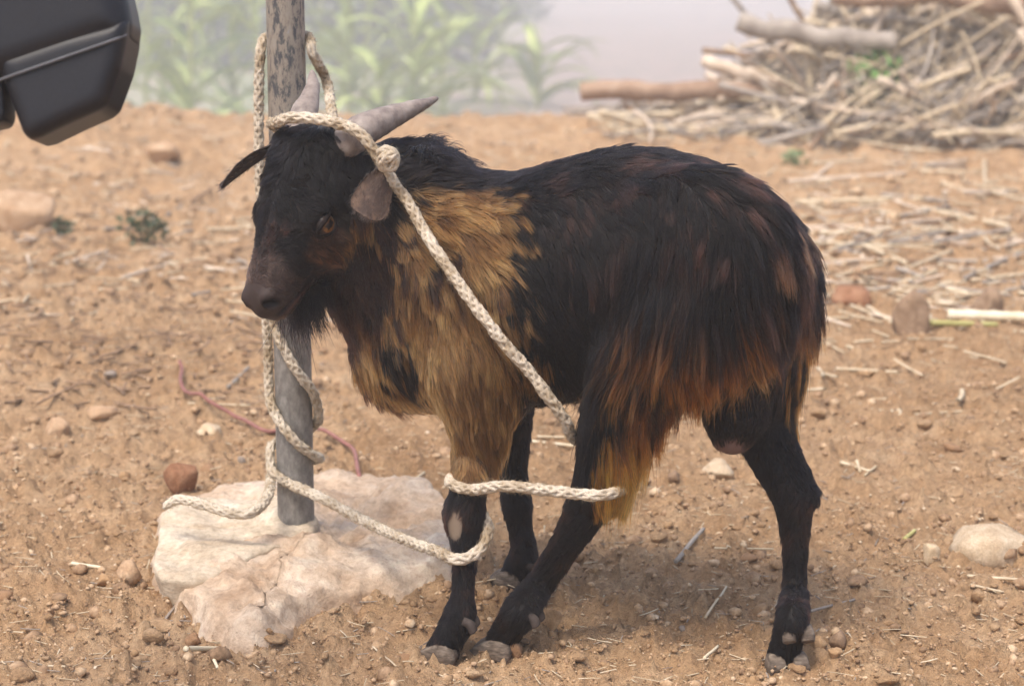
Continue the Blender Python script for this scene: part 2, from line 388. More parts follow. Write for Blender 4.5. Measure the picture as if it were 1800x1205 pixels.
# relax a little
e = np.concatenate([BF[:, [0, 1]], BF[:, [1, 2]], BF[:, [2, 3]], BF[:, [3, 0]]]); e = np.concatenate([e, e[:, ::-1]])
deg = np.bincount(e[:, 0], minlength=len(BV)).astype(float)[:, None]
for lam in (.5, .5):
    s = np.stack([np.bincount(e[:, 0], BV[e[:, 1], k], minlength=len(BV)) for k in range(3)], 1) / deg
    BV = BV + lam * (s - BV)
BVw = to_w(BV)
goat = empty('goat', to_w(np.array([0.14, 0.0, 0.0])))
tag(goat, 'black and tan long-haired goat with grey horns, tied to the metal pole', 'goat')
GLOC = Vector(goat.location)
def part(name, V, F, mat, parent=goat, smooth=True):
    """a part given in world coordinates; parents sit unrotated at the goat's root"""
    off = GLOC if parent is not None else Vector((0, 0, 0))
    V = np.asarray(V) - np.array(off)
    Fa = np.asarray(F, dtype=object) if not isinstance(F, np.ndarray) else F
    me = mesh_np(name, V, F, smooth) if isinstance(F, np.ndarray) else mesh_list(name, V, F, smooth)
    return obj(name, me, mat, parent)
# ------------------------------------------------------------------ goat parts: horns, ears, eyes, hooves
def tube(path, rad, n=16, flat=1.0, up=None, cap=True, ridges=None):
    """swept tube along world points; flat squashes across `up`"""
    path = np.asarray(path, float); m = len(path); rad = np.broadcast_to(np.asarray(rad, float), (m,))
    T = np.gradient(path, axis=0); T /= np.linalg.norm(T, axis=1, keepdims=True)
    N = np.zeros_like(T); u = np.array(up if up is not None else ([0, 0, 1.0] if abs(T[0, 2]) < .9 else [1.0, 0, 0]), float)
    N[0] = nrm(u - T[0] * (u @ T[0]))
    for i in range(1, m): N[i] = nrm(N[i - 1] - T[i] * (N[i - 1] @ T[i]))
    Bn = np.cross(T, N); th = np.linspace(0, 2 * np.pi, n, endpoint=False)
    V = path[:, None] + rad[:, None, None] * (np.cos(th)[None, :, None] * N[:, None] * flat + np.sin(th)[None, :, None] * Bn[:, None])
    V = V.reshape(-1, 3); F = []
    i = np.arange(m - 1)[:, None] * n; j = np.arange(n)[None]; jn = (j + 1) % n
    F = np.stack([i + j, i + jn, i + n + jn, i + n + j], -1).reshape(-1, 4)
    if cap:
        V = np.vstack([V, path[0], path[-1]]); c0, c1 = m * n, m * n + 1
        q0 = np.stack([np.full(n, c0), jn[0], j[0], np.full(n, c0)], 1); q1 = np.stack([np.full(n, c1), (m - 1) * n + j[0], (m - 1) * n + jn[0], np.full(n, c1)], 1)
        F = [tuple(f) for f in F] + [tuple(f[:3]) for f in q0] + [tuple(f[:3]) for f in q1]
        return V, F
    return V, F
horn_m = simple_mat('horn', [(.30, (.13, .10, .088)), (.5, (.235, .19, .165)), (.75, (.33, .28, .245))], 60, .55, .45, .0012, (1, 1, 1), spec=.4)
def horn(pts, r0, r1, flat, up):
    Q = catmull(np.array([np.r_[P(*p[:3]), p[3]] for p in pts]), 16)
    path, rad = Q[:, :3], Q[:, 3].copy()
    s = np.linspace(0, 1, len(rad)); rad *= 1 + .030 * np.sin(s * 70 + 3 * np.sin(s * 9)) * (1 - s) + .016 * np.sin(s * 173)
    V, F = tube(path, rad, 22, flat, up); V = V + (vnoise(V, 160, 5)[:, None] - .5) * .0016
    return part('horn', V, F, horn_m)
_hb = to_w(HP)
horn([(560, 300, 2.545, .019), (586, 275, 2.502, .0235), (610, 252, 2.474, .0262), (640, 228, 2.475, .0255), (690, 205, 2.50, .0185), (735, 187, 2.52, .0110), (762, 176, 2.535, .0050), (770, 172, 2.54, .0015)], 0, 0, .82, c2w((0, .6, .8)))
horn([(514, 262, 2.50, .015), (522, 236, 2.51, .0175), (534, 200, 2.52, .0175), (545, 172, 2.535, .0125), (550, 148, 2.55, .0085), (549, 131, 2.56, .0045), (548, 124, 2.565, .0015)], 0, 0, .82, c2w((0, .3, .9)))

def ear(base, along, across, normal, L, widths, cup, curl, mat, skew=0.0):
    n, m = 22, 13; V = []; F = []
    for side in (1, -1):
        for i in range(n):
            v = i / (n - 1); w = np.interp(v, [q[0] for q in widths], [q[1] for q in widths])
            for j in range(m):
                x = -1 + 2 * j / (m - 1)
                th = .0022 * (1 - .75 * abs(x) ** 2) * (1 - .5 * v)
                p = base + along * (v * L) + across * (x * w + skew * L * v * (1 + v)) + normal * (.006 * max(0, -x - .55) * 2.2) + normal * (cup * w * abs(x) ** 1.25 * (1 - .3 * v) + curl * L * v * v) + normal * side * th
                V.append(p)
    q = n * m
    for i in range(n - 1):
        for j in range(m - 1):
            a, b, c, d = i * m + j, i * m + j + 1, (i + 1) * m + j + 1, (i + 1) * m + j
            F.append((a, b, c, d)); F.append((q + d, q + c, q + b, q + a))
    rim = [i * m for i in range(n)] + [(n - 1) * m + j for j in range(1, m)] + [i * m + m - 1 for i in range(n - 2, -1, -1)]
    for a, b in zip(rim[:-1], rim[1:]): F.append((b, a, q + a, q + b))
    V = np.array(V); V = V + (vnoise(V, 90, 3)[:, None] - .5) * .002
    return V, F
ear_m = simple_mat('ear_skin', [(.32, (.026, .016, .013)), (.5, (.060, .038, .030)), (.68, (.15, .098, .068))], 42, .8, .3, .001)
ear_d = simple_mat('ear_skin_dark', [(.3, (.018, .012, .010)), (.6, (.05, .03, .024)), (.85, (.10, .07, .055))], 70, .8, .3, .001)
al = nrm(c2w((-.36, -.90, .22))); ac = nrm(c2w((.90, -.34, -.14))); no = nrm(np.cross(ac, al));  no = no if no @ _cf < 0 else -no
NE_B = P(676, 300, 2.432)
neV, neF = ear(NE_B, al, ac, no, .066, [(0, .010), (.2, .0175), (.5, .0225), (.75, .0245), (.9, .0205), (.97, .0135), (1, .006)], -.42, .14, ear_m, .0)
near_ear = part('ear', neV, neF, ear_m)
al2 = nrm(P(382, 326, 2.53) - P(480, 262, 2.535)); ac2 = nrm(c2w((.20, .25, .95))); ac2 = nrm(ac2 - al2 * (ac2 @ al2)); no2 = np.cross(al2, ac2)
feV, feF = ear(P(484, 262, 2.535), al2, ac2, no2, .085, [(0, .010), (.3, .020), (.6, .021), (.85, .013), (1, .003)], .45, -.06, ear_d)
far_ear = part('ear', feV, feF, ear_d)
# eyes
eye_m, nt, b = mat_new('eye')
nt.links.new(attr(nt, 'col'), b.inputs['Base Color']); b.inputs['Roughness'].default_value = .30; b.inputs['Specular IOR Level'].default_value = .25; b.inputs['Coat Weight'].default_value = .25; b.inputs['Coat Roughness'].default_value = .04
lid_m = simple_mat('eyelid_skin', [(.3, (.008, .006, .006)), (.7, (.022, .015, .014))], 200, .9, .3, .0006, spec=.08)
for e0, sg in zip(EYE, (1, -1)):
    bm = bmesh.new(); bmesh.ops.create_uvsphere(bm, u_segments=48, v_segments=32, radius=EYE_R)
    V = np.array([v.co[:] for v in bm.verts]); F = [tuple(v.index for v in f.verts) for f in bm.faces]; bm.free()
    # local axes: x forward, y up, z out of the head
    x, y, z = V[:, 0], V[:, 1], V[:, 2]
    r = np.hypot(x, y); C = np.empty((len(V), 3)); C[:] = (.02, .012, .01)
    ir = (r < .0112) & (z > 0); tone = np.clip(.55 + .45 * vnoise(np.c_[np.arctan2(y, x) * 6, r * 300, r * 0], 1.0, 2) - .35 * (y > .002), 0, 1)[:, None]
    C[ir] = (np.array([.24, .105, .028]) * tone)[ir]
    C[ir & (r > .0102)] = (.05, .022, .012)
    C[(np.abs(x) < .0066) & (np.abs(y - .0006) < .0036) & (z > 0)] = (.004, .004, .006)
    W = to_w(e0 + V[:, :1] * fl + V[:, 1:2] * ul + V[:, 2:] * sl * sg)
    eo = part('eye', W, F, eye_m); point_colors(eo.data, C)
    # upper and lower lid, draped over the ball
    for up_ in (1, -1):
        th = np.linspace(0, np.pi, 22); h = .0098 if up_ > 0 else .0104
        xs = -np.cos(th) * .0178; ys = up_ * np.sin(th) ** 1.15 * h - .0006
        zs = np.sqrt(np.maximum((EYE_R + .0009) ** 2 - xs ** 2 - ys ** 2, 1e-6))
        zs = np.where(np.hypot(xs, ys) > EYE_R * .93, np.maximum(zs, .0042), zs)
        path = to_w(e0 + xs[:, None] * fl + ys[:, None] * ul + zs[:, None] * sl * sg)
        rad = .0013 + .0010 * np.sin(th)
        V2, F2 = tube(path, rad * (1.25 if up_ > 0 else 1.0), 10); part('eyelid', V2, F2, lid_m, eo)
# hooves: two claws and two dewclaws on each foot
hoof_m = simple_mat('hoof_horn', [(.3, (.050, .036, .026)), (.5, (.125, .095, .072)), (.7, (.24, .19, .145))], 90, .75, .5, .0012, (1, 1, 3))
def claw_mesh():
    # a rounded wedge: x forward (toe), y across, z up from the sole; made from stations along x
    V = []; n = 14
    st = [(-.019, .0085, .012, .0), (-.014, .0100, .020, .0), (-.004, .0110, .026, 0), (.008, .0108, .025, 0), (.018, .0090, .019, .001), (.026, .0062, .012, .002), (.030, .0028, .007, .0025)]
    for x, w, h, z0 in st:
        for k in range(n):
            th = 2 * math.pi * k / n; cx, sx = math.cos(th), math.sin(th)
            yy = w * math.copysign(abs(cx) ** .42, cx); zz = z0 + h * .5 + h * .5 * math.copysign(abs(sx) ** .36, sx)
            V.append((x - (zz * .28), yy * (1.0 - .18 * zz / .026), zz))
    F = []
    for i in range(len(st) - 1):
        for k in range(n): F.append((i * n + k, i * n + (k + 1) % n, (i + 1) * n + (k + 1) % n, (i + 1) * n + k))
    V += [(st[0][0] - .002, 0, .01), (st[-1][0] + .001, 0, .005)]
    for k in range(n): F.append((len(V) - 2, (k + 1) % n, k)); F.append((len(V) - 1, (len(st) - 1) * n + k, (len(st) - 1) * n + (k + 1) % n))
    return np.array(V), F
CV, CF = claw_mesh()
DEW = []
dew_m = simple_mat('dewclaw_dark', [(.3, (.025, .018, .015)), (.7, (.07, .052, .044))], 90, .8, .4, .001)
def hoof(base_l, head_deg, dew_at, sc=1.0, lift=0.0, splay=6, name='hoof', dsc=.75, dm=None):
    """base_l: local ground point; head_deg: toe heading, 0 = along the goat's nose, positive turns to its left flank"""
    w0 = to_w(base_l); 
    for sg in (1, -1):
        a = R(head_deg + sg * -splay); f = GA * math.cos(a) + GS * math.sin(a); sd = np.cross(GZ, f)
        s0 = GA * math.cos(R(head_deg)) + GS * math.sin(R(head_deg)); sd0 = np.cross(GZ, s0)
        W = w0 + sd0 * sg * .0116 * sc + (CV[:, :1] * f + CV[:, 1:2] * sd + CV[:, 2:] * GZ) * sc
        W[:, 2] += lift; W = W + (vnoise(W, 120, 9)[:, None] - .5) * .0022
        part(name, W, CF, hoof_m)
        # dewclaw
        c = dew_at + B.T @ np.zeros(3)
        dv = -s0 * .5 - GZ * .8
        p0 = dew_at - s0 * .013 + sd0 * sg * .0115; path = [p0 + s0 * .010 + GZ * .008, p0 + GZ * .003, p0 + nrm(dv) * .005, p0 + nrm(dv) * .008]
        V, F = tube(catmull(path, 4), np.interp(np.linspace(0, 1, 13), [0, .4, .8, 1], [.007, .0082, .0075, .0025]) * dsc, 12); part('dewclaw', V, F, dm or dew_m)
hoof(hoofNF, 12, to_w(G(812, 1096, oNF)), 1.12, -.002)
hoof(hoofFF, 8, to_w(G(925, 998, oFF)), .95, .010)
hoof(hoofNH, 4, to_w(G(925, 1085, oNH)), 1.12, -.002)
hoof(hoofFH, -62, to_w(G(1398, 1112, oFH)), 1.12, -.002, dsc=1.1, dm=hoof_m)
# ------------------------------------------------------------------ coat
skin_m = simple_mat('goat_skin', [(.3, (.010, .008, .008)), (.7, (.022, .015, .013))], 80, .8, .3, .001, spec=.2)
nt = skin_m.node_tree; bs = nt.nodes['Principled BSDF']
nt.links.new(attr(nt, 'col'), bs.inputs['Base Color'])
PN = list(PARTS)
def part_ids(L):
    d = np.stack([np.min([q['f'](L) for q in PARTS[n]], 0) for n in PN], 1); return d.argmin(1)
def in_poly(x, y, poly):
    """signed distance in px: positive inside"""
    poly = np.array(poly, float); a = poly; b = np.roll(poly, -1, 0); ins = np.zeros(len(x), bool); dm = np.full(len(x), 1e9)
    for (x0, y0), (x1, y1) in zip(a, b):
        c = ((y0 > y) != (y1 > y)) & (x < (x1 - x0) * (y - y0) / (y1 - y0 + 1e-12) + x0); ins ^= c
        dx, dy = x1 - x0, y1 - y0; t = np.clip(((x - x0) * dx + (y - y0) * dy) / (dx * dx + dy * dy), 0, 1)
        dm = np.minimum(dm, np.hypot(x - x0 - t * dx, y - y0 - t * dy))
    return np.where(ins, dm, -dm)
def blob(x, y, cx, cy, rx, ry, soft=.35, rot=0):
    c, s = math.cos(rot), math.sin(rot); dx, dy = x - cx, y - cy
    q = np.hypot((c * dx + s * dy) / rx, (-s * dx + c * dy) / ry); return 1 - sstep(1 - soft, 1 + soft, q)
GOLD_POLY = [(712, 345), (765, 316), (835, 312), (888, 338), (908, 400), (898, 470), (905, 540), (922, 590), (935, 640), (925, 690), (905, 725), (892, 790), (880, 850), (795, 848), (784, 770), (735, 737),
             (690, 716), (640, 695), (604, 640), (632, 606), (676, 560), (700, 500), (690, 440), (700, 390)]
BLACK = np.array([.0020, .0016, .0022]); BROWN = np.array([.024, .010, .0075]); GOLD = np.array([.33, .150, .048]); GOLD_D = np.array([.075, .031, .010]); ORANGE = np.array([.30, .095, .017]); TAN = np.array([.55, .185, .028])
def coat_color(L, pid, jitter):
    """coat pattern as the goat wears it, in side-view coordinates; returns root colour and tip colour"""
    W = to_w(L); x, y = proj(W)
    wx = (fbm(L, 22, 3, 1) - .5) * 46 + (jitter - .5) * 60; wy = (fbm(L, 22, 3, 4) - .5) * 46
    xw, yw = x + wx, y + wy
    n1 = fbm(L, 30, 3, 8); n2 = fbm(L * np.array([1, 1, .35]), 70, 2, 11)
    head = pid == PN.index('head'); body = np.isin(pid, [PN.index(k) for k in ('torso', 'neck')])
    far = np.isin(pid, [PN.index(k) for k in ('legFF', 'legFH')]); nf = pid == PN.index('legNF'); nh = pid == PN.index('legNH')
    C = np.tile(BLACK, (len(x), 1)); T = C.copy()
    def put(m, root, tip):
        m = np.clip(m, 0, 1); m = np.clip((m * 1.8 - jitter) / .8, 0, 1)[:, None]
        C[:] = C * (1 - m) + m * root; T[:] = T * (1 - m) + m * tip
    # brown cast along the back and hip
    put(body * .6 * sstep(.35, .75, n1) * sstep(700, 820, x) * (1 - sstep(430, 620, y)), BROWN * .6, BROWN * 1.3)
    put((body | nh) * blob(x, y, 1330, 430, 150, 190) * sstep(.35, .8, n1) * .8, BROWN * .6, BROWN * 1.9)
    # skirt of the haunch: rusty tips
    sk = sstep(455, 640, y + 30 * (n2 - .5)) * sstep(1050, 1110, x) * (1 - sstep(1340, 1400, x))
    put((body | nh) * sk * (.30 + .55 * sstep(.3, .65, n2)), BLACK * 1.5, ORANGE)
    put(body * blob(x, y, 1432, 575, 30, 75) * .75, BROWN, np.array([.075, .032, .013]))
    put(body * blob(x, y, 1385, 410, 30, 75, rot=.5) * sstep(.4, .6, n2) * .8, BROWN, np.array([.13, .05, .02]))
    # golden neck and shoulder
    g = sstep(-12, 16, in_poly(xw, yw, GOLD_POLY))
    stripe = .30 + .70 * sstep(.32, .62, n2) * sstep(.25, .6, n1 + .12)
    gt = GOLD_D + (GOLD - GOLD_D) * stripe[:, None]
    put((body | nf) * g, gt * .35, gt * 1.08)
    nb = (body) * (1 - sstep(700, 770, xw)) * sstep(340, 420, y) * (1 - g)
    put(nb * .8, BROWN * .5, BROWN * 1.0)                                                   # dark brown neck
    put(body * blob(xw, yw, 622, 450, 26, 70) * .85 * sstep(.3, .55, n2 + .1), GOLD_D, GOLD * .75)    # strand under the ear
    put(body * blob(xw, yw, 652, 560, 16, 60) * .6, GOLD_D * .8, GOLD * .5)
    put(body * blob(xw, yw, 700, 628, 24, 62, .4, -.25), BLACK, BLACK * 1.3)                      # dark patches on the chest
    put(body * blob(xw, yw, 762, 470, 20, 42, .5, .5) * .8, BLACK, BROWN)
    put(body * blob(xw, yw, 850, 505, 16, 30, .5, .5) * .6, BROWN, BROWN)
    put(body * blob(xw, yw, 620, 520, 55, 80, .4) * .75, BLACK, BROWN * .8)
    put(body * blob(xw, yw, 770, 742, 50, 22, .4) * .8, BLACK, BROWN)
    put(body * blob(xw, yw, 958, 662, 22, 42, .5, -.3) * .85, GOLD_D, GOLD * .8)                 # tan behind the elbow
    put(body * sstep(660, 720, x) * (1 - sstep(320, 350, y + wy * .4)) * (1 - sstep(880, 960, x)) * .95, BLACK, BLACK * 2.0)      # dark mane
    # near foreleg: gold down to the knee, black below
    gl = nf * (1 - sstep(815, 868, yw)) * sstep(776, 800, x + .2 * wx)
    put(gl, gt * .5, gt * .85)
    # hind leg tuft
    tf = in_poly(x + wx * .35, y + wy * .3, [(1076, 715), (1250, 690), (1250, 770), (1150, 850), (1095, 890), (1036, 905), (1036, 850), (1050, 785)])
    put((nh) * sstep(-8, 12, tf), TAN * .55, TAN)
    put(far * (pid == PN.index('legFH')) * sstep(1378, 1392, x) * (1 - sstep(730, 800, y)) * .35, ORANGE, TAN)
    put((far | nf | nh) * sstep(820, 900, y) * .45 * sstep(.4, .7, n1), BROWN * .7, BROWN * 1.3)
    # face
    t = (L - HP) @ fl; u = (L - HP) @ ul; s = (L - HP) @ sl
    hb = head.astype(float)
    put(hb * sstep(.118, .165, t + (n1 - .5) * .04) * .9, np.array([.030, .017, .013]), np.array([.058, .034, .027]))
    put(hb * sstep(.45, .6, n1) * sstep(.09, .12, t) * (1 - sstep(.15, .17, t)) * .5, BROWN, BROWN * 1.1)
    put(hb * blob(x, y, 572, 445, 40, 34) * .85, BROWN, np.array([.12, .048, .02]))
    put(hb * blob(x, y, 588, 412, 20, 13) * .9, BROWN * 2, np.array([.085, .055, .042]))
    put(hb * blob(x, y, 625, 455, 30, 55) * .8 * sstep(.35, .6, n2 + .1), BROWN, GOLD * .6)
    sc_ = pid == PN.index('scrotum'); put(sc_ * sstep(765, 790, y) * .9, np.array([.10, .06, .05]), np.array([.12, .075, .06]))
    return C, T
# bald patch on the knee and shorter hair there; skin colours under the coat
bpid = part_ids(BV); Cc, Ct = coat_color(BV, bpid, np.full(len(BV), .5))
SKC = Cc * .55 + np.array([.004, .003, .003])
bx, by = proj(BVw)
t_ = (BV - HP) @ fl; u_ = (BV - HP) @ ul; s_ = (BV - HP) @ sl
nose = (bpid == PN.index('head')) * sstep(.165, .19, t_ + .25 * (u_ + .06)); SKC = SKC * (1 - nose[:, None]) + nose[:, None] * np.array([.040, .027, .024])
bald_ = (bpid == PN.index('legNF')) * blob(bx, by, 800, 922, 13, 26, .25)
SKC = SKC * (1 - bald_[:, None]) + bald_[:, None] * np.array([.20, .15, .11])
st_ = (bpid == PN.index('scrotum')) * blob(bx, by, 1286, 788, 26, 16, .4); SKC = SKC * (1 - st_[:, None]) + st_[:, None] * np.array([.16, .10, .09])
nst = np.min([q['f'](BV) for q in SUB[:2]], 0); nk = (1 - sstep(.0, .0045, nst)) * (bpid == PN.index('head')); SKC = SKC * (1 - nk[:, None]) + nk[:, None] * np.array([.006, .004, .004])
msl = np.min([q['f'](BV) for q in SUB[2:4]], 0); nk = (1 - sstep(.0005, .004, msl)) * (bpid == PN.index('head')); SKC = SKC * (1 - nk[:, None]) + nk[:, None] * np.array([.008, .005, .005])
lipm = (bpid == PN.index('head')) * np.exp(-((u_ + .083) / .003) ** 2) * sstep(.150, .16, t_) * (1 - sstep(.185, .2, t_)) * .6
SKC = SKC * (1 - lipm[:, None]) + lipm[:, None] * np.array([.13, .06, .045])
body = part('body', BVw, BF, skin_m); point_colors(body.data, SKC)
bs.inputs['Roughness'].default_value = .6

# guides in the side view: px, py, direction (right, down), length mm, lift, clump
GD = np.array([
 (700, 292, .8, -.25, 26, .55), (730, 288, .5, -.7, 52, 1.15), (772, 290, .6, -.55, 44, 1.0), (830, 300, .95, .0, 22, .35), (900, 296, 1, .02, 22, .3), (980, 280, 1, .02, 24, .32), (1060, 258, 1, .06, 24, .28),
 (1150, 258, 1, .2, 26, .25), (1240, 275, .9, .35, 28, .25), (1310, 310, .75, .65, 34, .25), (1375, 365, .55, .85, 38, .24), (1420, 430, .35, .95, 42, .26), (1432, 520, .12, 1, 50, .26), (1425, 575, .05, 1, 66, .22), (1395, 600, .05, 1, 66, .2),
 (770, 345, .95, .25, 26, .3), (840, 350, .92, .35, 28, .3), (760, 420, .85, .55, 28, .28), (850, 430, .75, .65, 30, .28), (690, 400, .55, .85, 24, .25), (720, 500, .35, .95, 28, .3), (640, 420, .2, 1, 22, .2), (610, 470, .15, 1, 22, .2), (600, 560, .1, 1, 26, .25),
 (800, 520, .45, .9, 26, .26), (880, 540, .4, .92, 26, .26), (640, 620, .25, .97, 28, .3), (700, 640, .35, .93, 30, .3), (760, 680, .4, .9, 30, .28), (840, 640, .22, .97, 32, .28), (860, 720, .1, 1, 30, .25), (740, 725, .6, .75, 24, .3),
 (940, 420, .6, .8, 26, .2), (960, 540, .42, .9, 28, .2), (960, 660, .35, .93, 27, .2), (1030, 400, .6, .78, 27, .18), (1040, 540, .25, .97, 30, .18), (1020, 660, .15, 1, 28, .2), (1080, 690, -.05, 1, 32, .2),
 (1100, 350, .7, .7, 26, .18), (1180, 360, .35, .9, 28, .2), (1260, 380, .3, .95, 34, .2), (1340, 440, .35, .93, 48, .25), (1180, 460, -.1, 1, 46, .22), (1110, 480, -.25, .97, 44, .22), (1110, 560, -.38, .92, 60, .24), (1090, 610, -.35, .93, 66, .26),
 (1160, 580, -.12, 1, 66, .25), (1230, 580, .08, 1, 64, .25), (1300, 580, .2, .98, 58, .25), (1360, 560, .2, .98, 52, .25), (1150, 650, -.1, 1, 62, .22), (1220, 650, .05, 1, 58, .22), (1290, 620, .15, 1, 48, .2), (1360, 620, .1, 1, 52, .2),
], float)
def guide(x, y):
    w = 1 / (((x[:, None] - GD[None, :, 0]) ** 2 + (y[:, None] - GD[None, :, 1]) ** 2) + 300.0) ** 2
    w /= w.sum(1, keepdims=True); return w @ GD[:, 2:]
def sample_roots(n, wface, sd):
    r = np.random.default_rng(sd)
    tri = np.concatenate([BF[:, [0, 1, 2]], BF[:, [0, 2, 3]]]); wf = np.concatenate([wface, wface])
    a, b, c = BV[tri[:, 0]], BV[tri[:, 1]], BV[tri[:, 2]]
    ar = np.linalg.norm(np.cross(b - a, c - a), axis=1) * wf; cdf = np.cumsum(ar); k = np.searchsorted(cdf, r.random(n) * cdf[-1])
    u, v = r.random(n), r.random(n); sw = u + v > 1; u[sw], v[sw] = 1 - u[sw], 1 - v[sw]
    return a[k] + u[:, None] * (b - a)[k] + v[:, None] * (c - a)[k]
NPT = 7
def hair_fields(L, sd):
    r = np.random.default_rng(sd); n = len(L)
    N = grad(D, L); pid = part_ids(L); W = to_w(L); x, y = proj(W)
    g = guide(x, y); dx, dy, ln, lift = g[:, 0], g[:, 1], g[:, 2] * .001, g[:, 3]
    d3 = np.stack([-dx, np.zeros(n), -dy], 1)
    is_ = lambda *k: np.isin(pid, [PN.index(q) for q in k])
    hd = is_('head'); t = (L - HP) @ fl; u = (L - HP) @ ul; s = (L - HP) @ sl
    # legs: hair runs down the limb
    lg = is_('legNF', 'legFF', 'legFH', 'legNH')
    nf, ff, nh, fh_ = is_('legNF'), is_('legFF'), is_('legNH'), is_('legFH')
    low = np.zeros(n)
    low[nf] = sstep(780, 870, y[nf]); low[ff] = 1; low[fh_] = sstep(690, 780, y[fh_]); low[nh] = sstep(845, 885, y[nh])
    dn = np.tile(np.array([0, 0, -1.0]), (n, 1)); dn[nh] = nrm(np.array([.55, 0, -.8])); 
    d3 = np.where((lg & (low > 0))[:, None], d3 * (1 - low)[:, None] + dn * low[:, None], d3)
    ll = np.full(n, .011)
    ln = np.where(lg, ln * (1 - low) + ll * low, ln); lift = np.where(lg, lift * (1 - low) + .5 * low, lift)
    # tuft on the hind leg, fringe of the knee
    tf = nh * sstep(-10, 14, in_poly(x, y, [(1076, 700), (1250, 680), (1250, 760), (1120, 830), (1095, 885), (1040, 905), (1036, 850), (1052, 790)]))
    ln = ln * (1 - tf) + tf * np.interp(y, [690, 760, 830, 890], [.085, .075, .045, .022]); d3 = np.where((tf > .3)[:, None], np.array([-.06, 0, -1.0]) + 0 * d3, d3); lift = lift * (1 - .4 * tf)
    sc_ = is_('scrotum'); ln = np.where(sc_, .010, ln); d3 = np.where(sc_[:, None], np.array([0, 0, -1.0]), d3)
    # head
    hl = np.interp(t, [-.05, .0, .03, .06, .10, .14, .17, .20], [.024, .024, .022, .017, .012, .0085, .006, .003])
    hdir = np.outer(np.interp(t, [-.02, .03, .08, .2], [.75, .5, .2, -.25]), fl) + np.outer(-np.sign(s) * 0 + 0 * s, sl) + np.outer(-np.clip((np.abs(s) - .012) / .04, 0, 1), ul) * .9 + np.outer(np.sign(s) * .55, sl)
    hdir = hdir + (np.stack([vnoise(L, 45, k) for k in (1, 2, 3)], 1) - .5) * 1.5
    chin = hd & (u < -.085); hl = np.where(hd & (u < -.075) & (t < .13), .016, hl)
    d3 = np.where(hd[:, None], hdir, d3); ln = np.where(hd, hl, ln); lift = np.where(hd, .36, lift)
    # flow noise
    d3 = d3 + (np.stack([vnoise(L, 26, 20 + k) for k in range(3)], 1) - .5) * np.where(hd, .3, .75)[:, None] + (np.stack([vnoise(L, 70, 30 + k) for k in range(3)], 1) - .5) * .35
    d3 = d3 - N * (d3 * N).sum(1, keepdims=True); d3 /= np.maximum(np.linalg.norm(d3, axis=1, keepdims=True), 1e-6)
    ln = ln * (.72 + .5 * vnoise(L, 40, 51))
    # no hair on the nose pad, eyes, bald knee, lips
    keep = ~(hd & (t + .25 * (u + .06) > .194)) & ~(nf & (blob(x, y, 800, 922, 13, 26, .2) > .5)) & ~(is_('scrotum') & (blob(x, y, 1286, 790, 22, 14, .3) > .5))
    for e0 in EYE:
        q = L - e0; qq = np.hypot((q @ fl) / .0195, (q @ ul) / .0130); keep &= ~((qq < 1) & (np.linalg.norm(q, axis=1) < .025)); ln = np.where((qq < 1.7) & (np.linalg.norm(q, axis=1) < .035), np.minimum(ln, .0045), ln)
    keep &= ~(hd & (np.min([q['f'](L) for q in SUB[:4]], 0) < .0035))
    zw = W[:, 2]; keep &= ~(lg & (zw < .024))
    return N, pid, d3, ln, lift, keep, x, y
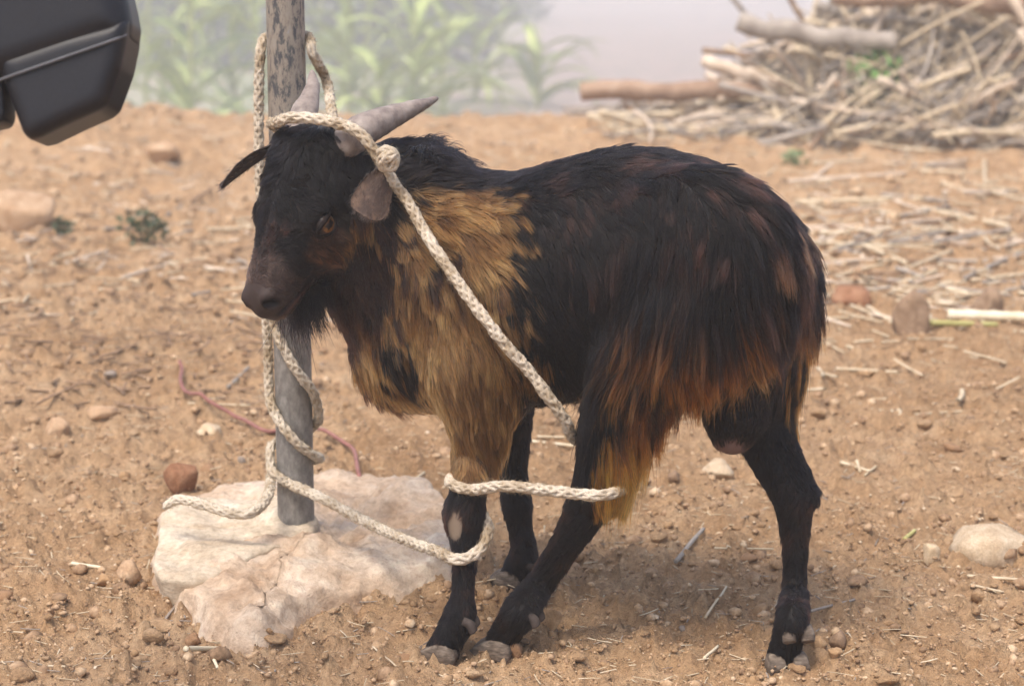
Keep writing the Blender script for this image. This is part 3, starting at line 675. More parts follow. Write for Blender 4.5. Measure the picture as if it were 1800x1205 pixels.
def make_fur(name, n, wface, sd, radius, nclump, parent, mat, len_mul=1.0, clumpy=.75):
    r = np.random.default_rng(sd)
    L = sample_roots(n, wface, sd); N, pid, d3, ln, lift, keep, x, y = hair_fields(L, sd)
    L, N, pid, d3, ln, lift = (q[keep] for q in (L, N, pid, d3, ln, lift)); n = len(L)
    # clump centres
    Lc = sample_roots(nclump, wface, sd + 1); Nc, pc, dc, lc, fc, kc, _, _ = hair_fields(Lc, sd + 1); Lc, Nc, dc, lc, fc, pc = (q[kc] for q in (Lc, Nc, dc, lc, fc, pc))
    kd = kdtree.KDTree(len(Lc))
    for i, p in enumerate(Lc): kd.insert(p, i)
    kd.balance(); near = np.array([kd.find(p)[1] for p in L.tolist()])
    rc = np.random.default_rng(sd + 5); cl_len = rc.uniform(.75, 1.2, len(Lc)); cl_j = rc.random(len(Lc)); cl_w = rc.normal(0, 1, (len(Lc), 3))
    s = np.linspace(0, 1, NPT)
    def curve(L, N, d3, ln, lift, jit):
        Ln = ln[:, None, None]; ss = s[None, :, None]
        p = L[:, None] + Ln * (d3[:, None] * (ss * (1 - .10 * lift[:, None, None])) + N[:, None] * lift[:, None, None] * (ss - .62 * ss ** 2))
        long = np.clip((ln - .012) / .05, 0, 1)[:, None, None]
        p = p + Ln * np.array([0, 0, -1.0]) * ss ** 2 * .22 * long
        p = p + Ln * jit[:, None] * ss ** 1.5 + Ln * .035 * np.sin(ss * 9 + jit[:, None, :1] * 40) * np.roll(jit, 1, 1)[:, None] * 8 * long
        return p
    jit = r.normal(0, 1, (n, 3)) * np.where(ln < .014, .10, .06)[:, None]
    ln2 = ln * r.uniform(.6, 1.12, n) * cl_len[near] * len_mul
    H = curve(L, N, d3, ln2, lift * r.uniform(.7, 1.3, n), jit)
    gl = np.maximum(lc * cl_len, 1e-4) * len_mul
    Cg = curve(Lc, Nc, dc, gl, fc * rc.uniform(.6, 1.5, len(Lc)), cl_w * .10)
    w = (s ** 1.1)[None, :, None] * clumpy * np.clip(ln / .016, 0.25, 1)[:, None, None] * r.uniform(.5, 1, n)[:, None, None]
    H = H + (Cg[near] - H + (L - Lc[near])[:, None] * .12) * w
    root, tip = coat_color(L, pid, cl_j[near])
    v = (r.uniform(.55, 1.5, n) * (.5 + 1.0 * rc.random(len(Lc))[near]))[:, None]; root, tip = root * v, tip * v
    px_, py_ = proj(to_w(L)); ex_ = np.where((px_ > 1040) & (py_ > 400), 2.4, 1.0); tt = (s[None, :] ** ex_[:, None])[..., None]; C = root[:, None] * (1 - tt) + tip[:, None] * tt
    rad = radius * np.array([1, 1, .95, .85, .7, .45, .12])[None, :] * r.uniform(.7, 1.25, n)[:, None] * np.clip(ln / .02, .65, 1.15)[:, None]
    return hair_object(name, to_w(H) - np.array(GLOC), rad, C, mat, parent)
def hair_object(name, Pts, rad, C, mat, parent):
    n, k = Pts.shape[:2]
    hc = bpy.data.hair_curves.new(name); hc.add_curves([k] * n)
    hc.attributes['position'].data.foreach_set('vector', np.ascontiguousarray(Pts, dtype=np.float32).ravel())
    ra = hc.attributes.get('radius') or hc.attributes.new('radius', 'FLOAT', 'POINT')
    ra.data.foreach_set('value', np.ascontiguousarray(rad, dtype=np.float32).ravel())
    ca = hc.attributes.new('col', 'FLOAT_COLOR', 'POINT')
    ca.data.foreach_set('color', np.ascontiguousarray(np.concatenate([C, np.ones(C.shape[:2] + (1,))], -1), dtype=np.float32).ravel())
    hc.materials.append(mat)
    o = bpy.data.objects.new(name, hc); return link(o, parent)
hair_m = bpy.data.materials.new('goat_hair'); hair_m.use_nodes = True; nt = hair_m.node_tree
nt.nodes.remove(nt.nodes['Principled BSDF']); ph = nt.nodes.new('ShaderNodeBsdfHairPrincipled'); ph.parametrization = 'COLOR'
nt.links.new(attr(nt, 'col'), ph.inputs['Color']); ph.inputs['Roughness'].default_value = .42; ph.inputs['Radial Roughness'].default_value = .6
ph.inputs['Coat'].default_value = 0.0; ph.inputs['IOR'].default_value = 1.28; ph.inputs['Random Roughness'].default_value = .2
nt.links.new(ph.outputs[0], nt.nodes['Material Output'].inputs['Surface'])
fpid = part_ids(BV[BF].mean(1))
wf = np.ones(len(BF)); wf[fpid == PN.index('head')] = 2.6; wf[np.isin(fpid, [PN.index(k) for k in ('legNF', 'legFF', 'legNH', 'legFH')])] = 1.9
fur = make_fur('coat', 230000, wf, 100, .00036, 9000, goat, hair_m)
# stray guard hairs over the coat
wg = np.where(fpid == PN.index('head'), .6, 1.0)
make_fur('guard_hair', 16000, wg, 300, .00026, 6000, goat, hair_m, 1.3, .35)
# beard
r = np.random.default_rng(41); n = 1500
b0 = Hd(.125, -.098, 0) + np.outer(r.normal(0, .016, n), fl) + np.outer(r.normal(0, .010, n), sl) + np.outer(r.uniform(0, .012, n), ul)
ln = r.uniform(.03, .070, n); s = np.linspace(0, 1, NPT)
dirb = nrm(np.array([-.05, .0, -1.0])) + r.normal(0, .12, (n, 3)); cb = r.integers(0, 9, n); dirb += r.normal(0, .16, (9, 3))[cb]
H = b0[:, None] + ln[:, None, None] * (s[None, :, None] * dirb[:, None] + .18 * (s ** 2)[None, :, None] * r.normal(0, .6, (9, 3))[cb][:, None])
Cb = np.tile(BLACK * 1.2, (n, NPT, 1)); 
hair_object('beard', to_w(H) - np.array(GLOC), np.tile(.0004 * np.array([1, 1, .95, .85, .7, .45, .12]), (n, 1)), Cb, hair_m, goat)
# short hair on the ears
def ear_fur(V, n, col, lnm, along, nside):
    r = np.random.default_rng(77); V = V[: len(V) // 2] if nside > 0 else V
    i = r.integers(0, len(V), n); p = V[i] + r.normal(0, .0012, (n, 3))
    d = along + r.normal(0, .35, (n, 3)); H = p[:, None] + (lnm * r.uniform(.5, 1.1, n))[:, None, None] * s[None, :, None] * d[:, None]
    C = np.tile(np.array(col), (n, NPT, 1)) * r.uniform(.5, 1.5, n)[:, None, None]
    hair_object('ear_hair', H - np.array(GLOC), np.tile(.0002 * np.array([1, 1, .95, .85, .7, .45, .12]), (n, 1)), C, hair_m, goat)
ear_fur(neV, 1500, (.075, .048, .036), .006, al, 0); ear_fur(feV, 700, (.02, .014, .012), .006, al2, 0)
# ------------------------------------------------------------------ pole, footing, slab, ropes
def gpt(px, py, z=None):
    """where the line of sight through a source pixel meets the ground (or the level z)"""
    r = ray(px, py)
    if z is None:
        t = 1.6
        for _ in range(400):
            q = CAM + r * t; d = q[2] - gz(q[0], q[1])
            if d < .0005: break
            t += max(d * .6, .0008)
        return CAM + r * t
    return CAM + r * ((z - CAM[2]) / r[2])
def poly_rock(name, poly, hfun, mat, seed, bevel=.012, amp=.010, skirt=.05, out=.012, n=150, undercut=0.0, nsc=45):
    poly = np.array(poly, float); c = poly.mean(0)
    Q = catmull(np.vstack([poly, poly[:1]]), 6)[:-1]
    seg = np.r_[0, np.cumsum(np.linalg.norm(np.diff(np.vstack([Q, Q[:1]]), axis=0), axis=1))]; s = np.linspace(0, seg[-1], n, endpoint=False)
    Q = np.stack([np.interp(s, seg, np.r_[Q[:, k], Q[0, k]]) for k in (0, 1)], 1)
    T = np.roll(Q, -1, 0) - np.roll(Q, 1, 0); Nn = np.stack([T[:, 1], -T[:, 0]], 1); Nn /= np.linalg.norm(Nn, axis=1, keepdims=True)
    if ((Q - c) * Nn).sum() < 0: Nn = -Nn
    rings = []
    def ring(off, f):  # f: fraction of height, negative = below ground
        q = Q + Nn * off; base = gh(q[:, 0], q[:, 1]); h = hfun(q[:, 0], q[:, 1])
        z = np.where(f < 0, base + f, base + (h - base) * f); rings.append(np.c_[q, np.broadcast_to(z, len(q))])
    ring(out * 1.5, -skirt)
    for k, f in enumerate((0., .15, .3, .45, .6, .75, .88)): ring(out * (1 - f) - undercut * (1 - f), f)
    ring(-bevel * .35, .96); ring(-bevel, 1.0)
    top = rings[-1]
    for f in np.linspace(.94, .02, 30):
        q = c + (top[:, :2] - c) * f; rings.append(np.c_[q, hfun(q[:, 0], q[:, 1])])
    V = np.vstack(rings); m = len(rings)
    d = (fbm(V, nsc, 4, seed, .6) - .5)[:, None] * amp * 2; d2 = (np.stack([fbm(V, nsc * .5, 3, seed + 7 + k) for k in range(3)], 1) - .5) * amp * 2.2
    V = V + np.array([0, 0, 1]) * d + d2
    i = np.arange(m - 1)[:, None] * n; j = np.arange(n)[None]; F = np.stack([i + j, i + (j + 1) % n, i + n + (j + 1) % n, i + n + j], -1).reshape(-1, 4)
    o = obj(name, mesh_np(name, V, F), mat); reroot(o, (c[0], c[1], gz(*c))); return o
def stone_mat(name, lo_, mid, hi_, sc=18, bs=.6, bd=.004, stretch=None, rough=.92):
    m, nt, b = mat_new(name); v = coords(nt, 'Object', stretch)
    a = ramp(nt, noise_node(nt, sc, 6, .65, v, .5), [(.3, lo_), (.5, mid), (.7, hi_)])
    f = noise_node(nt, sc * 9, 5, .7, v); a = mix(nt, .6, a, ramp(nt, f, [(.25, (.25, .24, .23)), (.5, (.55, .55, .55)), (.8, (.85, .85, .85))]), 'OVERLAY')
    nt.links.new(a, b.inputs['Base Color']); b.inputs['Roughness'].default_value = rough; b.inputs['Specular IOR Level'].default_value = .2
    bump(nt, b, noise_node(nt, sc * 4, 7, .7, v), bs, bd); return m
foot_m = stone_mat('footing_concrete', (.34, .22, .135), (.50, .375, .27), (.66, .54, .43), 9, 1.0, .009)
slab_m = stone_mat('slab_limestone', (.38, .29, .20), (.51, .42, .315), (.62, .53, .42), 12, .9, .005, (1.0, 1.0, 2.0))
def wp(pts, z): return [gpt(px, py, z)[:2] for px, py in pts]
fpoly = wp([(300, 905), (372, 872), (470, 852), (560, 842), (640, 848), (722, 868), (788, 905), (800, 968), (775, 1010), (715, 1035), (640, 1045), (560, 1052), (505, 1072), (465, 1108), (430, 1112), (385, 1085), (335, 1050), (300, 1010)], .022)
def fh_top(x, y):
    p = np.stack([x, y, 0 * x], -1); return .038 + (fbm(p, 9, 4, 31, .6) - .5) * .052 + .012 * np.exp(-((y - 2.62) / .12) ** 2)
footing = poly_rock('concrete_footing', fpoly, fh_top, foot_m, 3, .018, .016, .05, .022, 220, 0, 34)
tag(footing, 'rough pinkish-white concrete lump set around the foot of the pole', 'footing')
spoly = wp([(262, 975), (282, 915), (330, 886), (430, 880), (520, 888), (556, 908), (550, 935), (500, 952), (450, 968), (395, 992), (345, 1006), (280, 1004)], .058)
def sl_top(x, y):
    p = np.stack([x, y, 0 * x], -1); return .062 + .05 * (y - 2.75) + (fbm(p * np.array([1, 3, 1]), 12, 3, 35) - .5) * .016 - .05 * np.maximum(x + .33, 0)
slab = poly_rock('rock_slab', spoly, sl_top, slab_m, 11, .012, .008, .05, .004, 170, .016, 26)
tag(slab, 'flat pale layered stone slab leaning on the concrete at the left of the pole', 'rock')

PB = gpt(521, 930, .045); PXY = PB[:2]; PR = .0262
pole_m, nt, b = mat_new('weathered_pole')
v = coords(nt, 'Object', (1, 1, .35)); n1 = noise_node(nt, 95, 7, .78, v, .3); n2 = noise_node(nt, 110, 5, .7, coords(nt, 'Object', (1, 1, .5)))
grey = ramp(nt, n2, [(.25, (.10, .092, .085)), (.5, (.205, .192, .178)), (.75, (.33, .31, .285))])
sep = nt.nodes.new('ShaderNodeSeparateXYZ'); nt.links.new(coords(nt, 'Object'), sep.inputs[0])
patch = ramp(nt, n1, [(.40, (.060, .060, .066)), (.46, (.11, .105, .10)), (.49, (.24, .20, .16)), (.60, (.28, .245, .205)), (.70, (.27, .27, .275))])
mr = nt.nodes.new('ShaderNodeMapRange'); mr.inputs[1].default_value = .42; mr.inputs[2].default_value = .60; nt.links.new(sep.outputs[2], mr.inputs[0])
nt.links.new(mix(nt, mr.outputs[0], grey, patch), b.inputs['Base Color']); b.inputs['Roughness'].default_value = .55; b.inputs['Metallic'].default_value = .25
bump(nt, b, n1, .35, .0015)
zt = 1.9; zz = np.linspace(0, zt, 60); ax = np.array([PXY[0], PXY[1], .0])
V, F = tube(np.c_[np.full(60, PXY[0]), np.full(60, PXY[1]), zz], PR, 40, cap=False)
Vi, Fi = tube(np.c_[np.full(60, PXY[0]), np.full(60, PXY[1]), zz], PR - .003, 40, cap=False)
nV = len(V); rimf = [[(59 * 40) + k, (59 * 40) + (k + 1) % 40, nV + 59 * 40 + (k + 1) % 40, nV + 59 * 40 + k] for k in range(40)]
pole = obj('metal_pole', mesh_np('metal_pole', np.vstack([V, Vi]), np.vstack([F, Fi[:, ::-1] + nV, np.array(rimf)])), pole_m); reroot(pole, (PXY[0], PXY[1], 0))
tag(pole, 'round grey weathered metal pole with flaking paint standing in the concrete', 'pole')

# ropes ---------------------------------------------------------------
rope_m, nt, b = mat_new('rope_fibre'); v = coords(nt)
nt.links.new(mix(nt, .55, ramp(nt, noise_node(nt, 22, 4, .65, v), [(.36, (.50, .42, .32)), (.55, (.86, .82, .76)), (.75, (1., .98, .94))]), ramp(nt, noise_node(nt, 220, 4, .7, v), [(.25, (.24, .155, .075)), (.5, (.46, .335, .175)), (.8, (.62, .485, .29))]), 'MULTIPLY'), b.inputs['Base Color']); b.inputs['Roughness'].default_value = .95; b.inputs['Specular IOR Level'].default_value = .1
bump(nt, b, noise_node(nt, 600, 4, .75, v), .9, .0018)
ROPE_R = .0072
def resample(Q, step):
    seg = np.r_[0, np.cumsum(np.linalg.norm(np.diff(Q, axis=0), axis=1))]; n = max(8, int(seg[-1] / step)); s = np.linspace(0, seg[-1], n)
    return np.stack([np.interp(s, seg, Q[:, k]) for k in range(3)], 1), s
def frames(path):
    T = np.gradient(path, axis=0); T /= np.maximum(np.linalg.norm(T, axis=1, keepdims=True), 1e-9); N = np.zeros_like(T)
    u = np.array([0, 0, 1.0]) if abs(T[0, 2]) < .9 else np.array([1.0, 0, 0]); N[0] = nrm(u - T[0] * (u @ T[0]))
    for i in range(1, len(T)): N[i] = nrm(N[i - 1] - T[i] * (N[i - 1] @ T[i]))
    return T, N, np.cross(T, N)
def push_out(Q, clear):
    """keep a rope outside the goat's body"""
    Q = Q.copy()
    for _ in range(14):
        L = to_l(Q); inb = np.all((L > lo + .02) & (L < hi - .02), 1); d = np.where(inb, sample(D, L), 1.0); bad = d < clear
        if not bad.any(): break
        g = grad(D, L); w = (g[:, :1] * GA + g[:, 1:2] * GS + g[:, 2:] * GZ); Q[bad] += w[bad] * (clear - d[bad])[:, None]
    return Q
def rope(name, pts, label, r=ROPE_R, clear=None, strands=5, pitch=.060, fuzz=5200, mat=None, smooth=10, fuzz_len=.0055):
    Q = catmull(np.array(pts), 12); Q, s = resample(Q, .0022)
    if clear:
        Q = push_out(Q, clear)
        w = np.hanning(2 * smooth + 3)[1:-1]; w /= w.sum()
        for _ in range(2):
            Qp = np.pad(Q, ((smooth, smooth), (0, 0)), mode='edge'); Qs = np.stack([np.convolve(Qp[:, k], w, 'valid') for k in range(3)], 1); Q = np.r_[Q[:1], Qs[1:-1], Q[-1:]]
            Q = push_out(Q, clear)
        Q, s = resample(Q, .0022)
    T, N, Bn = frames(Q); V = []; F = []; th = np.linspace(0, 2 * np.pi, 9, endpoint=False); m = len(Q); k0 = 0
    endt = np.clip(np.minimum(s, s[-1] - s) / .006, .35, 1)
    for k in range(8):          # eight-strand plait: four wind one way, four the other, passing over and under
        dr = 1 if k % 2 else -1; ph_ = s / pitch + .25 * vnoise(np.c_[s * 30, np.full(m, 1.0), 0 * s], 1.0, 8)
        a = 2 * np.pi * (dr * ph_ + (k // 2) / 4 + (k % 2) / 8)
        rr = (r * (.60 + .055 * np.cos(2 * np.pi * ph_ * 4 + (k // 2) * np.pi + (k % 2) * np.pi)) * endt)[:, None]; c = Q + rr * (np.cos(a)[:, None] * N + np.sin(a)[:, None] * Bn)
        rs = r * .39 * (1 + .22 * (vnoise(np.c_[s * 18, np.full(m, 3.0), 0 * s], 1.0, 5) - .5)) * (1 + .25 * (vnoise(np.c_[s * 120, np.full(m, k * 9.0), 0 * s], 1.0, 3) - .5)) * endt
        ring = c[:, None] + rs[:, None, None] * (np.cos(th)[None, :, None] * N[:, None] + np.sin(th)[None, :, None] * Bn[:, None])
        V.append(ring.reshape(-1, 3)); i = np.arange(m - 1)[:, None] * 9 + k0; j = np.arange(9)[None]
        F.append(np.stack([i + j, i + (j + 1) % 9, i + 9 + (j + 1) % 9, i + 9 + j], -1).reshape(-1, 4)); k0 += m * 9
    core = Q[:, None] + (r * .62 * endt)[:, None, None] * (np.cos(th)[None, :, None] * N[:, None] + np.sin(th)[None, :, None] * Bn[:, None])
    V.append(core.reshape(-1, 3)); i = np.arange(m - 1)[:, None] * 9 + k0; F.append(np.stack([i + j, i + (j + 1) % 9, i + 9 + (j + 1) % 9, i + 9 + j], -1).reshape(-1, 4))
    V = np.vstack(V); V = V + (np.stack([vnoise(V, 700, 4 + k) for k in range(3)], 1) - .5) * .0011 + (np.stack([vnoise(V, 120, 14 + k) for k in range(3)], 1) - .5) * .0018
    o = obj(name, mesh_np(name, V, np.vstack(F)), mat or rope_m); org = Q[len(Q) // 2].copy(); reroot(o, org); tag(o, label, 'rope')
    if fuzz:
        rr = np.random.default_rng(len(V)); n = int(fuzz * s[-1]); i = rr.integers(0, m, n); a = rr.uniform(0, 2 * np.pi, n)
        rad = N[i] * np.cos(a)[:, None] + Bn[i] * np.sin(a)[:, None]; p0 = Q[i] + rad * r * .9
        d = rad * rr.uniform(.2, .8, n)[:, None] + T[i] * rr.choice([-1, 1], n)[:, None] * rr.uniform(.2, 1, n)[:, None] + rr.normal(0, .3, (n, 3)); l = fuzz_len * rr.uniform(.3, 1.1, n)
        ss = np.linspace(0, 1, 4); H = p0[:, None] + l[:, None, None] * (ss[None, :, None] * d[:, None] + .4 * (ss ** 2)[None, :, None] * rr.normal(0, .6, (n, 3))[:, None])
        C = np.tile(np.array([.42, .30, .15]), (n, 4, 1)) * rr.uniform(.7, 1.2, n)[:, None, None]
        hair_object('loose_fibre', H - org, np.tile(.00013 * np.array([1, 1, .8, .3]), (n, 1)), C, hair_m, o)
    return o
def on_pole(py, phi, extra=0.0):
    """a rope point on the pole: phi 0 = the side towards the camera, 90 = picture right; height from the picture row"""
    rr = PR + ROPE_R + .0008 + extra; a = R(phi); q = np.array([PXY[0] + rr * math.sin(a), PXY[1] - rr * math.cos(a)])
    # height where the line of sight of that row passes the pole axis distance
    r = ray(520, py); t = q[1] / r[1]; return np.array([q[0], q[1], CAM[2] + r[2] * t])
dp = float((np.array([*PXY, .4]) - CAM) @ _cf)
ra = [P(592, 262, 2.60), P(589, 232, 2.64), P(583, 195, 2.70), P(573, 140, 2.76)] + [on_pole(92, 82, .002), on_pole(66, 120), on_pole(56, 180), on_pole(66, 240), on_pole(84, 268), on_pole(130, 274, .003), on_pole(200, 275, .005),
      on_pole(300, 274, .006), on_pole(420, 272, .004), on_pole(540, 272, .002), on_pole(620, 272), on_pole(690, 282), on_pole(722, 310), on_pole(750, 340), on_pole(778, 372), on_pole(800, 418), on_pole(806, 460), on_pole(812, 540), on_pole(822, 590), on_pole(836, 625, .001)]
e1 = [P(474, 862, dp - .015), P(462, 886, dp - .05), P(438, 902, dp - .075), P(400, 900, dp - .075), P(352, 885, dp - .06), P(318, 877, dp - .045), P(298, 884, dp - .04), P(288, 894, dp - .045)]
for q in e1[3:]: q[2] = max(q[2], sl_top(np.array([q[0]]), np.array([q[1]]))[0] + ROPE_R * .8)
rope('tether_rope', ra + e1, 'beige rope running down the pole with its loose end lying over the stone slab')
rc_ = [P(512, 498, 2.66), P(500, 530, 2.72)] + [on_pole(560, -38), on_pole(600, -22), on_pole(650, 14), on_pole(685, 55), on_pole(712, 80), on_pole(738, 105), on_pole(755, 150), on_pole(768, 200), on_pole(780, 250), on_pole(800, 274), on_pole(824, 292), on_pole(836, 320), on_pole(852, 360)]
rc_ += [P(560, 872, 2.74), P(612, 900, 2.70), P(672, 930, 2.60), P(725, 953, 2.52)]
knee = to_w(G(815, 955, lp(.09, oNF, .62)))
def round_leg(c, ang, rr, z): a = R(ang); return np.array([c[0] + rr * math.sin(a), c[1] - rr * math.cos(a), z])
kz = knee[2]
rc_ += [P(768, 968, 2.46)] + [round_leg(knee, -25, .027, kz - .012), round_leg(knee, 20, .028, kz - .008), round_leg(knee, 62, .030, kz + .006), round_leg(knee, 95, .030, kz + .022), round_leg(knee, 135, .028, kz + .034), round_leg(knee, 180, .026, kz + .030)]
rope('leg_rope', rc_, 'beige rope wound round the pole and led across the concrete to the foreleg', clear=None)
rb = [P(520, 232, 2.56), P(500, 236, 2.545), P(488, 222, 2.50), P(497, 208, 2.465), P(530, 206, 2.46), P(575, 212, 2.445), P(618, 224, 2.425), P(645, 244, 2.418), P(660, 268, 2.42), P(672, 292, 2.43), P(695, 325, 2.44), P(728, 370, 2.44),
      P(772, 432, 2.42), P(822, 500, 2.40), P(872, 568, 2.39), P(918, 632, 2.385), P(958, 690, 2.385), P(998, 742, 2.40), P(1022, 775, 2.43), P(1040, 800, 2.47)]
rope('horn_rope', rb, 'beige rope looped over the horns and running diagonally down across the shoulder', clear=ROPE_R + .0085)
kn = P(682, 281, 2.412)
rope('rope_knot', [kn + c2w((-.012, .004, -.002)), kn + c2w((-.004, .010, .006)), kn + c2w((.006, .006, .009)), kn + c2w((.006, -.006, .004)), kn + c2w((-.004, -.008, .004)), kn + c2w((-.006, .000, .011)), kn + c2w((.004, .004, .013)), kn + c2w((.012, .006, .009))],
     'knobbly knotted rope end behind the ear at the base of the near horn', r=.0074, fuzz=9000)
fl_c = to_w(G(826, 850, lp(.09, oNF, .34))); hk = to_w(G(1066, 866, .09))
hb_ = [round_leg(fl_c, 170, .025, fl_c[2] + .006), round_leg(fl_c, -130, .025, fl_c[2] + .006), round_leg(fl_c, -90, .027, fl_c[2] + .004), round_leg(fl_c, -50, .026, fl_c[2] + .002), round_leg(fl_c, -5, .028, fl_c[2] - .001),
       P(880, 853, 2.375), P(930, 858, 2.37), P(980, 863, 2.365), P(1025, 869, 2.36), P(1058, 871, 2.357), P(1078, 868, 2.364), P(1088, 862, 2.380), P(1090, 856, 2.402), P(1080, 850, 2.43), P(1064, 846, 2.44)]
rope('hobble_rope', hb_, 'beige rope stretched between the near foreleg and the hind hock', clear=ROPE_R - .003)
cord_m = simple_mat('red_cord', [(.3, (.19, .075, .06)), (.7, (.32, .15, .125))], 60, .7, .2, .001)
cp = [gpt(*q) for q in [(316, 640), (320, 662), (318, 684), (332, 712), (362, 732), (420, 748), (470, 764), (520, 768), (565, 766), (600, 780), (622, 806), (630, 836), (640, 856), (656, 858)]]
Q = catmull(np.array(cp), 12); Q[:, 2] = gh(Q[:, 0], Q[:, 1]) + micro(Q[:, 0], Q[:, 1]) + .004
Qz = np.pad(Q[:, 2], 6, mode='edge'); Qm = np.max(np.stack([Qz[k:k + len(Q)] for k in range(13)]), 0); w = np.ones(13) / 13; Q[:, 2] = np.convolve(np.pad(Qm, 6, mode='edge'), w, 'valid') - .001
Q[:, 2] += .002; V, F = tube(Q, .0036, 10); o = obj('plastic_cord', mesh_list('plastic_cord', V, F), cord_m); reroot(o, Q[len(Q) // 2]); tag(o, 'thin faded red cord curving over the soil behind the pole', 'cord')
# ------------------------------------------------------------------ air, stick pile, plants, mirror
def ico(sub):
    bm = bmesh.new(); bmesh.ops.create_icosphere(bm, subdivisions=sub, radius=1.0)
    V = np.array([v.co[:] for v in bm.verts]); F = np.array([[v.index for v in f.verts] for f in bm.faces]); bm.free(); return V, F
IV, IF = ico(3); SV, SF = ico(2); TV, TF = ico(1)
def stone_shape(seed, sub=SV, sq=(1, 1, .62), rough=.42, facet=-.15):
    V = sub * (1 + (fbm(sub, 1.3, 3, seed) - .5)[:, None] * 2 * rough)
    r = np.random.default_rng(seed)
    for _ in range(12):      # chipped facets
        n = nrm(r.normal(size=3)); h = r.uniform(.52, .92); d = V @ n; V = V - np.maximum(d - h, 0)[:, None] * n * (.85 - facet)
    V = V * (1 + (fbm(V, 5.0, 2, seed + 3) - .5)[:, None] * .12)
    return V * np.array(sq)
peb_ms = [stone_mat('pebble_ochre', (.25, .145, .070), (.36, .225, .12), (.45, .31, .18), 60, .5, .002), stone_mat('pebble_brown', (.19, .105, .055), (.28, .165, .09), (.36, .23, .135), 60, .5, .002),
          stone_mat('pebble_pale', (.40, .29, .18), (.50, .38, .25), (.60, .49, .36), 60, .5, .002), stone_mat('pebble_grey', (.20, .16, .13), (.28, .23, .19), (.37, .31, .25), 60, .5, .002)]
def rock(name, px, py, wpx, hpx, mat, label, seed, cat='stone', depth=1.0, sink=.25, rot=None, rough=.35):
    """a single stone whose foot shows at (px, py) and which looks wpx by hpx pixels"""
    q = gpt(px, py); d = (q - CAM) @ _cf; w = wpx * d / FPX * .5; h = hpx * d / FPX
    V = stone_shape(seed, IV, (1, depth, 1), rough); V = V / np.abs(V).max(0); V = V * np.array([w, w * depth, h * .62])
    o = obj(name, mesh_np(name, V, IF), mat); o.location = (q[0], q[1] + w * depth * .8, gz(q[0], q[1] + w * depth * .8) + h * .62 * (1 - 2 * sink) * .9); o.rotation_euler = (0, 0, rot if rot is not None else (seed * 1.7) % 6.28 if abs(depth - 1) < .1 else 0)
    return tag(o, label, cat)
clod_m = stone_mat('clod_red', (.17, .075, .040), (.27, .135, .075), (.35, .20, .12), 40, .8, .004)
clod_b = stone_mat('clod_brown', (.16, .10, .062), (.25, .165, .105), (.33, .23, .155), 40, .8, .004)
bould_m = stone_mat('boulder_orange', (.30, .18, .10), (.41, .27, .165), (.50, .36, .24), 25, .7, .005)
pale_m = stone_mat('stone_pale', (.36, .26, .165), (.45, .345, .235), (.54, .44, .32), 40, .5, .003)
rock('rock', 1760, 995, 165, 68, pale_m, 'largest pale tan rock half buried at the right edge of the soil', 3, 'rock', .8, .3, 0)
rock('stone', 1640, 990, 36, 40, peb_ms[2], 'round yellowish stone just left of the large pale rock', 5)
rock('stone', 1439, 1150, 34, 32, peb_ms[0], 'ochre stone touching the heel of the hind hoof', 6)
rock('stone', 1472, 1146, 38, 30, clod_b, 'rough brown stone behind the ochre one by the hind hoof', 7)
rock('stone', 1468, 1158, 30, 15, peb_ms[0], 'flat oval stone in front of the brown one by the hind hoof', 8)
rock('stone', 965, 1110, 55, 44, peb_ms[0], 'ochre stone behind the fetlock of the stretched hind leg', 9, 'stone', .9)
rock('stone', 905, 1160, 24, 30, peb_ms[1], 'small brown stone against the heel of the near hind hoof', 10)
rock('clod', 317, 868, 66, 50, clod_m, 'reddish brown lump of earth behind the stone slab', 12, 'clod', .8)
rock('stone', 1262, 842, 62, 38, pale_m, 'pale cream stone on the soil beneath the belly', 13)
rock('boulder', 30, 408, 140, 66, bould_m, 'orange-tan boulder at the left edge of the picture', 14, 'boulder', .8)
rock('clod', 1608, 586, 66, 92, clod_b, 'tall brown lump of earth beside the pale cane', 15, 'clod')
rock('clod', 1738, 560, 68, 58, clod_b, 'rounded brown lump of earth above the pale cane', 16, 'clod')
rock('clod', 1502, 535, 92, 40, clod_m, 'low reddish lump of earth right of the rump', 17, 'clod')
rock('stone', 95, 762, 52, 34, bould_m, 'angular peach-coloured stone alone on the soil at the left', 18)
rock('stone', 362, 762, 52, 22, peb_ms[2], 'flat tan stone lying under the red cord', 19)
rock('stone', 170, 748, 60, 26, bould_m, 'low peach stone right of the angular one', 20)
rock('stone', 182, 1034, 34, 26, peb_ms[0], 'ochre stone left of the slab front', 21)
rock('stone', 222, 1020, 50, 40, bould_m, 'orange-yellow stone against the left end of the slab', 22)
rock('stone', 338, 1137, 30, 25, peb_ms[1], 'brown pebble beside the pale wood chip', 23)
rock('clod', 285, 290, 70, 50, bould_m, 'orange clod on the crest of the bank, left of the pole', 24, 'clod')
rock('clod', 1187, 850, 26, 20, clod_b, 'dark brown clod between the hind legs', 25, 'clod')

